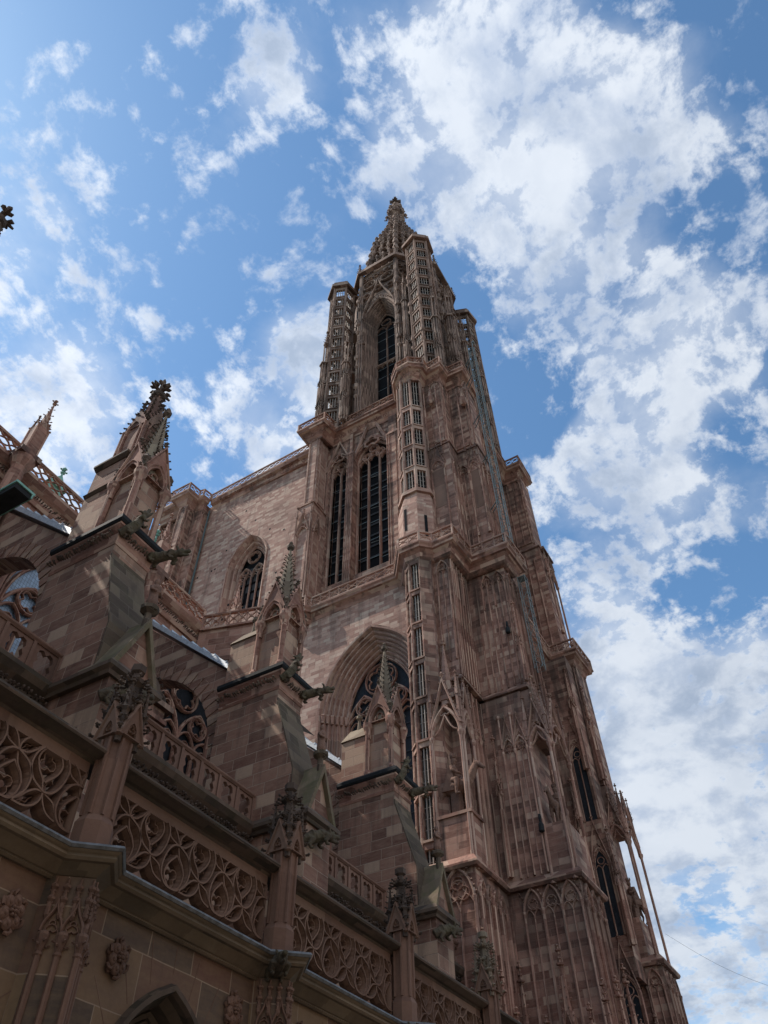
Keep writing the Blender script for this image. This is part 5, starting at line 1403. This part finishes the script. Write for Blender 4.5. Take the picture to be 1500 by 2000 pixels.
# flowing tracery parapet panels
ZB, ZT = 7.30, 8.57
Fp = FN(10.42)
def spline(p, n=4, closed=False):
    """Catmull-Rom curve through the points"""
    m = len(p); out = []
    for i in range(m if closed else m-1):
        a, b, c, d = ((p[(i-1) % m], p[i], p[(i+1) % m], p[(i+2) % m]) if closed else (p[max(i-1, 0)], p[i], p[i+1], p[min(i+2, m-1)]))
        for k in range(n):
            t = k/n
            out.append(tuple(.5*(2*b[j]+(c[j]-a[j])*t+(2*a[j]-5*b[j]+4*c[j]-d[j])*t*t+(3*b[j]-a[j]-3*c[j]+d[j])*t**3) for j in (0, 1)))
    if not closed: out.append(p[-1])
    return out
MOTIF = [(.080, .10, True, [(-.014,.172),(-.077,.222),(-.188,.327),(-.255,.472),(-.222,.627),(-.117,.735),(.047,.757),(.174,.664),(.226,.53),(.167,.367),(.038,.223)]),
         (.080, .14, False, [(-.15,.745),(-.044,.775),(.164,.765),(.295,.667),(.351,.513),(.318,.306),(.23,.125),(.123,.028),(0,0)]),
         (.080, .14, False, [(-.171,.747),(-.309,.581),(-.364,.429),(-.355,.263),(-.238,.099),(0,0)]),
         (.070, .11, False, [(-.256,.451),(-.183,.308),(-.067,.183),(0,0)]),
         (.075, .13, False, [(-.662,.411),(-.655,.529),(-.576,.657),(-.408,.745),(-.17,.755)]),
         (.075, .13, False, [(-.662,.411),(-.511,.435),(-.38,.541),(-.28,.658),(-.14,.745)]),
         (.065, .12, False, [(-.666,.412),(-.767,.439),(-.907,.488),(-.985,.603),(-1.07,.72)]),
         (.065, .12, False, [(-.666,.412),(-.719,.544),(-.842,.680),(-1.03,.735)]),
         (.030, .04, False, [(.05,.15),(.10,.20),(.09,.27),(.17,.30),(.22,.25)]),
         (.030, .04, False, [(-.30,.36),(-.25,.33),(-.24,.27),(-.19,.22)]),
         (.030, .04, False, [(-.58,.50),(-.52,.56),(-.50,.62),(-.42,.63),(-.38,.69)]),
         (.030, .04, False, [(-.80,.50),(-.80,.57),(-.86,.59),(-.88,.64)])]
def panel(x0, x1, base):
    t = MB()
    def put(path, w_, closed, d1):
        ok = [x0 <= q[0] <= x1 and ZB <= q[1] <= ZT for q in path]
        if all(ok): runs = [(path, closed)]
        else:
            runs, cur = [], []
            for q, k in zip(path, ok):
                if k: cur.append(q)
                elif cur: runs.append((cur, False)); cur = []
            if cur: runs.append((cur, False))
        for r, c in runs:
            if len(r) < 3: continue
            t.bar(Fp, r, w_, -.10, d1, c)
            if w_ > .06:
                h = w_*.16                                   # raised fillet along the moulding
                t.sweep(Fp, r, [(-h,d1-.05),(-h,d1+.03),(h,d1+.03),(h,d1-.05)], c, True)
    zl = ZB+.561
    for k in range(-1, 6):
        v = base+.675+1.325*k
        for sg in (1, -1):
            tf = (lambda q: (v+q[0], zl+q[1])) if sg > 0 else (lambda q: (v-.664-q[0], zl+.41-q[1]))
            for w_, d1, cl, pts in MOTIF: put(spline([tf(q) for q in pts], 4, cl), w_*1.22, cl, d1)
            c = tf((-.015, .535)); put(foil(c[0], c[1], .175, 3, PI/2*sg+.25, 5), .045, True, .05)
    for xx in (x0+.02, x1-.02): t.bar(Fp, [(xx, ZB), (xx, ZT)], .09, -.1, .14)
    t.bar(Fp, [(x0, ZB+.02), (x1, ZB+.02)], .09, -.1, .14)
    t.bar(Fp, [(x0, ZT-.02), (x1, ZT-.02)], .06, -.1, .14)
    return t
cps, strip = MB(), MB()
for i in range(-1, 5):
    xa = PX[i]+.30 if i >= 0 else -2.2
    xb = PX[i+1]-.30 if i < 4 else 26
    base = (PX[i] if i >= 0 else -2.2)+.785
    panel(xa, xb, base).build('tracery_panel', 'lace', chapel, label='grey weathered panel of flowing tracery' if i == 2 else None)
    strip.fbox(Fp, xa, xb, ZT, 8.74, -.12, .12)
strip.build('parapet_rail', 'lace', chapel)
cps.hmould([(-3, 10.42), (26, 10.42)], [(-.3,8.74),(.12,8.74),(.15,8.79),(.22,8.80),(.33,8.84),(.40,8.86),(.42,8.90),(.40,8.95),(.25,9.0),(-.05,9.12),(-.3,9.0)])
cps.build('parapet_coping', 'soot', chapel)
rf = MB(); rf.add([(-3,10.8,7.34),(26,10.8,7.34),(26,13.7,8.6),(-3,13.7,8.6)], [(0,1,2,3)]); rf.build('lead_roof', 'oldlead', chapel)

def chapel_pinnacle(x):
    y = 10.12
    p = MB(); k = .27
    sq = lambda r, c=.35: [(x+r*math.cos(a), y+r*math.sin(a)*.92) for a in [PI/8+i*PI/4 for i in range(8)]]
    p.prism(sq(.34), 7.2, 7.68); p.prism(sq(.34), 7.68, 7.80, sq(.27))
    p.prism(sq(.26), 7.80, 9.55)
    for a in [PI/8+i*PI/4 for i in range(8)]: p.tube([(x+.27*math.cos(a), y+.25*math.sin(a), 7.8), (x+.27*math.cos(a), y+.25*math.sin(a), 9.2)], .035, 5)
    o = p.build('parapet_post', 'statue', chapel)
    t = MB(); dk = MB()
    for q in range(4):
        a = q*PI/2-PI/2
        FF = Fr((x+.25*math.cos(a), y+.25*math.sin(a), 0), (-math.sin(a), math.cos(a), 0), (math.cos(a), math.sin(a), 0))
        t.plate(FF, [(-.24,9.25),(.24,9.25),(0,9.85)], [archdoor(0, .2, 9.27, 9.34, .2, 5)], -.08, .05)
        t.bar(FF, [(.29,9.2),(0,9.93),(-.29,9.2)], .07, -.04, .09); t.bar(FF, foil(0,9.42,.085,3,PI/2,4), .025, -.04, .03, True)
        for sg in (-1, 1):
            for w_ in range(3): crocket(dk, FF.p(sg*.29*(1-w_*.3), 9.3+w_*.22, .05), FF.t*sg+FF.n*.5, .12)
        p_ = FF.p(0, 0, .04); knob(dk, (p_.x, p_.y), 9.95, .07)
        a += PI/4; cx_, cy_ = x+.30*math.cos(a), y+.30*math.sin(a)
        dk.lathe((cx_, cy_), [(.06,9.1),(.07,9.7),(.11,9.78),(.04,9.85)], 6); spirelet(dk, (cx_, cy_), 9.8, .55, .07, 4, 4, .09, 'knob', None, .06)
    dk.lathe((x,y), [(.22,9.5),(.16,10.05),(.22,10.1),(.22,10.16),(.13,10.2),(.11,10.42),(.2,10.48),(.21,10.56),(.10,10.6),(.08,10.72),(.15,10.76),(.15,10.9),(.05,10.92)], 6)
    for z, r, s in ((9.75,.19,.15),(9.95,.17,.14),(10.1,.2,.12),(10.46,.17,.13),(10.54,.18,.12)):
        for i in range(8): a = i*PI/4+z; crocket(dk, (x+r*math.cos(a), y+r*math.sin(a), z), (math.cos(a), math.sin(a), 0), s)
    t.build('gablets', 'lace', o); dk.build('crocketed_top', 'dark' if x < 22 else 'spire', o)
for x in PX: chapel_pinnacle(x)
for x in (13.25, 18.4):
    gg = MB(); beast(gg, [(x-.15,10.05,6.92),(x-.30,9.86,6.93),(x-.42,9.72,6.94),(x-.52,9.60,6.96)], [.13,.16,.15,.12], True, True, .5); carve(gg.build('gargoyle', 'gargoyle', chapel), .02)

# ------------------------------------------------------------ statues, mast, lamps and other loose things
def rider(name, label, loc, rz, s=1.0):
    """crowned rider on a standing horse; the horse looks along +x"""
    t = thing(name, label, 'statue', loc, 'rider statues in the buttress niches', True)
    t.rotation_euler = (0, 0, rz); t.scale = (s, s, s)
    h = MB()
    h.tube([(-.78,0,1.28),(-.62,0,1.26),(-.25,0,1.20),(.15,0,1.22),(.48,0,1.28),(.66,0,1.36)], [.10,(.27,.29),(.27,.30),(.27,.31),(.25,.29),.17], 12)
    h.tube([(.52,0,1.30),(.72,0,1.58),(.86,0,1.82),(.94,0,1.98)], [(.16,.23),(.13,.18),(.11,.15),.10], 10)
    h.tube([(.88,0,2.02),(1.0,0,1.93),(1.16,0,1.78),(1.26,0,1.68)], [.11,.12,.085,.065], 9)
    for sg in (-1, 1): h.tube([(.90,.06*sg,2.05),(.90,.08*sg,2.14),(.91,.08*sg,2.22)], [.045,.035,.01], 5)
    for x, sg, fx in ((.46,1,.10),(.50,-1,.0),(-.56,1,0),(-.60,-1,-.06)):
        if x > 0: h.tube([(x,.15*sg,1.2),(x+fx*.4,.15*sg,.85),(x+fx,.15*sg,.58),(x+fx*.7,.15*sg,.22),(x+fx*.8,.15*sg,.09),(x+fx+.05,.15*sg,.0)], [.13,.09,.07,.05,.055,.085], 8)
        else: h.tube([(x,.15*sg,1.22),(x+.06,.16*sg,.92),(x-.06,.16*sg,.62),(x-.14,.16*sg,.55),(x-.06,.16*sg,.24),(x-.05,.16*sg,.09),(x+.02,.16*sg,.0)], [.18,.13,.085,.07,.05,.055,.085], 8)
    h.tube([(-.80,0,1.34),(-.98,0,1.22),(-1.04,0,.9),(-1.0,0,.55)], [.07,.085,.09,.04], 7)
    h.tube([(.58,0,1.58),(.72,0,1.86),(.84,0,2.06)], [.05,.06,.04], 6)
    h.box(-.2,.2,-.16,.16,-.02,1.0)
    carve(h.build('horse', 'statue', t), .035)
    b = MB()
    b.tube([(-.06,0,1.40),(-.05,0,1.55),(-.04,0,1.80),(-.03,0,2.02),(-.03,0,2.12)], [(.24,.21),(.19,.16),(.21,.16),(.23,.14),.08], 12)
    b.tube([(-.03,0,2.08),(-.02,0,2.22)], [.07,.065], 8)
    b.tube([(-.02,0,2.20),(.0,0,2.30),(.0,0,2.40),(-.01,0,2.47)], [.09,.115,.115,.07], 10)
    b.tube([(.10,0,2.33),(.135,0,2.31),(.11,0,2.28)], [.03,.028,.02], 5)
    for sg in (-1, 1):
        b.tube([(-.04,.22*sg,2.02),(.04,.29*sg,1.80),(.22,.22*sg,1.68),(.33,.12*sg,1.66)], [.085,.07,.055,.05], 8)
        b.tube([(-.02,.18*sg,1.44),(.20,.30*sg,1.36),(.20,.33*sg,1.12),(.16,.33*sg,.90),(.18,.33*sg,.80),(.32,.33*sg,.78)], [.13,.12,.09,.065,.07,.045], 8)
    carve(b.build('rider_body', 'statue', t), .03)
    c = MB()
    c.loft([[(x,y,z) for x,y in ((.02,-.24),(.02,.24),(-.22-d,.30),(-.30-d,0),(-.22-d,-.30))] for z, d in ((2.05,-.12),(1.7,.0),(1.3,.12),(1.02,.25))])
    c.build('cloak', 'statue', t, 40)
    k = MB(); k.lathe((-.005,0), [(.10,2.43),(.125,2.45),(.13,2.52),(.12,2.53)], 12)
    for q in range(8): a = q*PI/4; k.lathe((-.005+.12*math.cos(a), .12*math.sin(a)), [(.03,2.5),(.035,2.6),(.01,2.66)], 5)
    k.build('crown', 'statue', t, 40)
    return t
rider('rider_statue', 'stone king with crown riding a horse in profile, under the pale gabled niche', (34.62, 15.55, 20.9), -PI/2, 1.38)
rider('rider_statue', 'dark stone rider on horse facing out of the niche beside two blind arches', (38.7, 11.5, 20.9), PI-.15, 1.0)
rider('rider_statue', 'silhouetted stone rider in the open niche against the sky', (52.2, 11.8, 20.7), PI-.5, 1.05)

def truss(mb, c, hw, z0, z1, pitch=.75, r=.035):
    cs = [(c[0]-hw,c[1]-hw),(c[0]+hw,c[1]-hw),(c[0]+hw,c[1]+hw),(c[0]-hw,c[1]+hw)]
    for x, y in cs: mb.tube([(x,y,z0),(x,y,z1)], r*1.3, 5)
    n = int((z1-z0)/pitch)
    for k in range(n):
        z = z0+k*pitch
        for i in range(4):
            a, b = cs[i], cs[(i+1) % 4]
            mb.tube([(*a,z),(*b,z+pitch)] if k % 2 else [(*b,z),(*a,z+pitch)], r*.7, 4)
            mb.tube([(*a,z),(*b,z)], r*.7, 4)
mast = thing('hoist_mast', 'tall grey green lattice mast of a builders hoist climbing the north side of the tower', 'hoist', (37.0, 10.9, 41))
m_ = MB(); truss(m_, (37.05,10.92), .25, 41.2, 69.3, .9, .026); m_.build('lattice_mast', 'mast', mast)
m_ = MB()
for z in (46, 52, 58, 64.5, 67.5):
    m_.tube([(37.05,11.1,z),(38.2,12.6,z)], .05, 5); m_.tube([(37.3,11.1,z),(38.9,12.6,z+.4)], .04, 5)
m_.tube([(37.05,10.7,69.3),(37.05,10.6,70.1)], .04, 5); m_.box(36.9,37.2,10.5,10.75,69.6,69.75)
m_.build('wall_ties', 'mast', mast)
sc = thing('scaffold_ladder', 'short grey green scaffold ladder tower just below the lower tower gallery', 'scaffold', (39.2, 11.2, 32))
m_ = MB(); truss(m_, (39.3,11.1), .27, 31.6, 39.6, .8, .02)
for k in range(14): m_.box(39.05,39.55,10.82,10.87,31.9+k*.55,31.94+k*.55)
m_.build('ladder_frame', 'mast', sc)
m_ = MB(); m_.box(39.0,39.6,10.8,11.4,39.5,39.56); m_.build('platform', 'mast', sc)
def lamp(label, p):
    t = thing('floodlight', label, 'floodlight', p, None, True)
    m = MB(); m.tube([(.0,0,.0),(-.22,0,-.05),(-.24,0,-.2)], .03, 6); m.build('bracket', 'black', t)
    m = MB(); m.tube([(-.24,0,-.16),(-.24,0,-.3),(-.26,0,-.62),(-.26,0,-.66)], [.10,.15,.15,.10], 10); m.tube([(-.24,0,-.2),(-.24,0,.1),(-.24,0,.3)], [.05,.09,.07], 8); m.build('lamp_head', 'black', t)
lamp('small black floodlight on the wall beside the second rider niche', (37.6, 12.16, 21.1))
lamp('small black floodlight high on the plain buttress face above the blind arches', (37.75, 12.2, 34.4))
sp_ = thing('rain_spout', 'dark beam shaped rain spout with pale green copper edge beside the lead coping', 'spout', (5.1, 15.9, 14), None, True)
m = MB(); m.box(-.2,.2,-4.33,.1,0,.14); m.build('spout_box', 'black', sp_)
m = MB(); m.box(-.23,.26,-4.36,.1,.143,.20); m.box(.203,.235,-4.36,.1,.02,.143); m.build('copper_cover', 'copper', sp_)
cb = MB()
A, B = Vector((53.9, 10.68, 20.4)), Vector((60.0, 3.5, 18.3))
d_ = r2*(750/1500) - u2*(925/1500) + cf; E_ = Vector((0,0,1.6)) + d_*(52.0)
cb.tube([A.lerp(E_, k/12) - Vector((0,0,.5*math.sin(PI*k/12)*.6)) for k in range(13)] + [E_ + (E_-A)*.6],  .009, 4)
tag(cb.build('overhead_wire', 'rust'), 'thin wire sagging from the tower foot across the cloudy sky', 'wire')

# unseen houses added across the street behind the viewer to shade the lower walls
for k, (x0, x1, h, dep, fy) in enumerate(((-26, -13, 17.5, 9, 3.4), (-12.9, -2, 19.5, 10, 3.6), (-1.9, 10, 13.5, 9, 7.5), (10.1, 23, 13.5, 9, 8.5), (23.1, 37, 12.0, 9, 10.0))):
    hs = thing('added_shade_house', ('unseen plaster house added to shade the lower walls, %s' % ('up the street near its crossing', 'next to the crossing house', 'facing the chapel window', 'set back behind a small forecourt', 'set far back towards the square')[k]), 'house', ((x0+x1)/2, -6, 0), 'unseen houses added for shade')
    m = MB(); yf = -fy; F = Fr((0, yf, 0), (1,0,0), (0,1,0)); n = int((x1-x0)/2.4); hol = []
    for r in range(int(h/3.3)):
        for c in range(n):
            xc = x0+(c+.5)*(x1-x0)/n; hol.append([(xc-.5, 1.0+3.2*r), (xc+.5, 1.0+3.2*r), (xc+.5, 2.7+3.2*r), (xc-.5, 2.7+3.2*r)])
    m.plate(F, [(x0,0),(x1,0),(x1,h),(x0,h)], hol, -.25, 0, False, False)
    m.add([(x0,yf,0),(x0,yf-dep,0),(x0,yf-dep,h),(x0,yf-dep/2,h+4.5),(x0,yf,h)], [(0,1,2,3,4)]); m.add([(x1,yf,0),(x1,yf-dep,0),(x1,yf-dep,h),(x1,yf-dep/2,h+4.5),(x1,yf,h)], [(0,1,2,3,4)])
    m.add([(x0,yf-dep,0),(x1,yf-dep,0),(x1,yf-dep,h),(x0,yf-dep,h)], [(0,1,2,3)])
    m.build('wall', 'plaster', hs)
    m = MB(); m.add([(x0,yf+.4,h-.4),(x1,yf+.4,h-.4),(x1,yf-dep/2,h+4.6),(x0,yf-dep/2,h+4.6)], [(0,1,2,3)]); m.add([(x0,yf-dep-.4,h-.4),(x1,yf-dep-.4,h-.4),(x1,yf-dep/2,h+4.6),(x0,yf-dep/2,h+4.6)], [(0,1,2,3)]); m.build('roof', 'tiles', hs)
    for hh in hol[:8]:
        m = MB(); m.fbox(F, hh[0][0], hh[1][0], hh[0][1], hh[2][1], -.24, -.2); m.fbox(F, (hh[0][0]+hh[1][0])/2-.03, (hh[0][0]+hh[1][0])/2+.03, hh[0][1], hh[2][1], -.19, -.15); m.build('window', 'glass', hs)
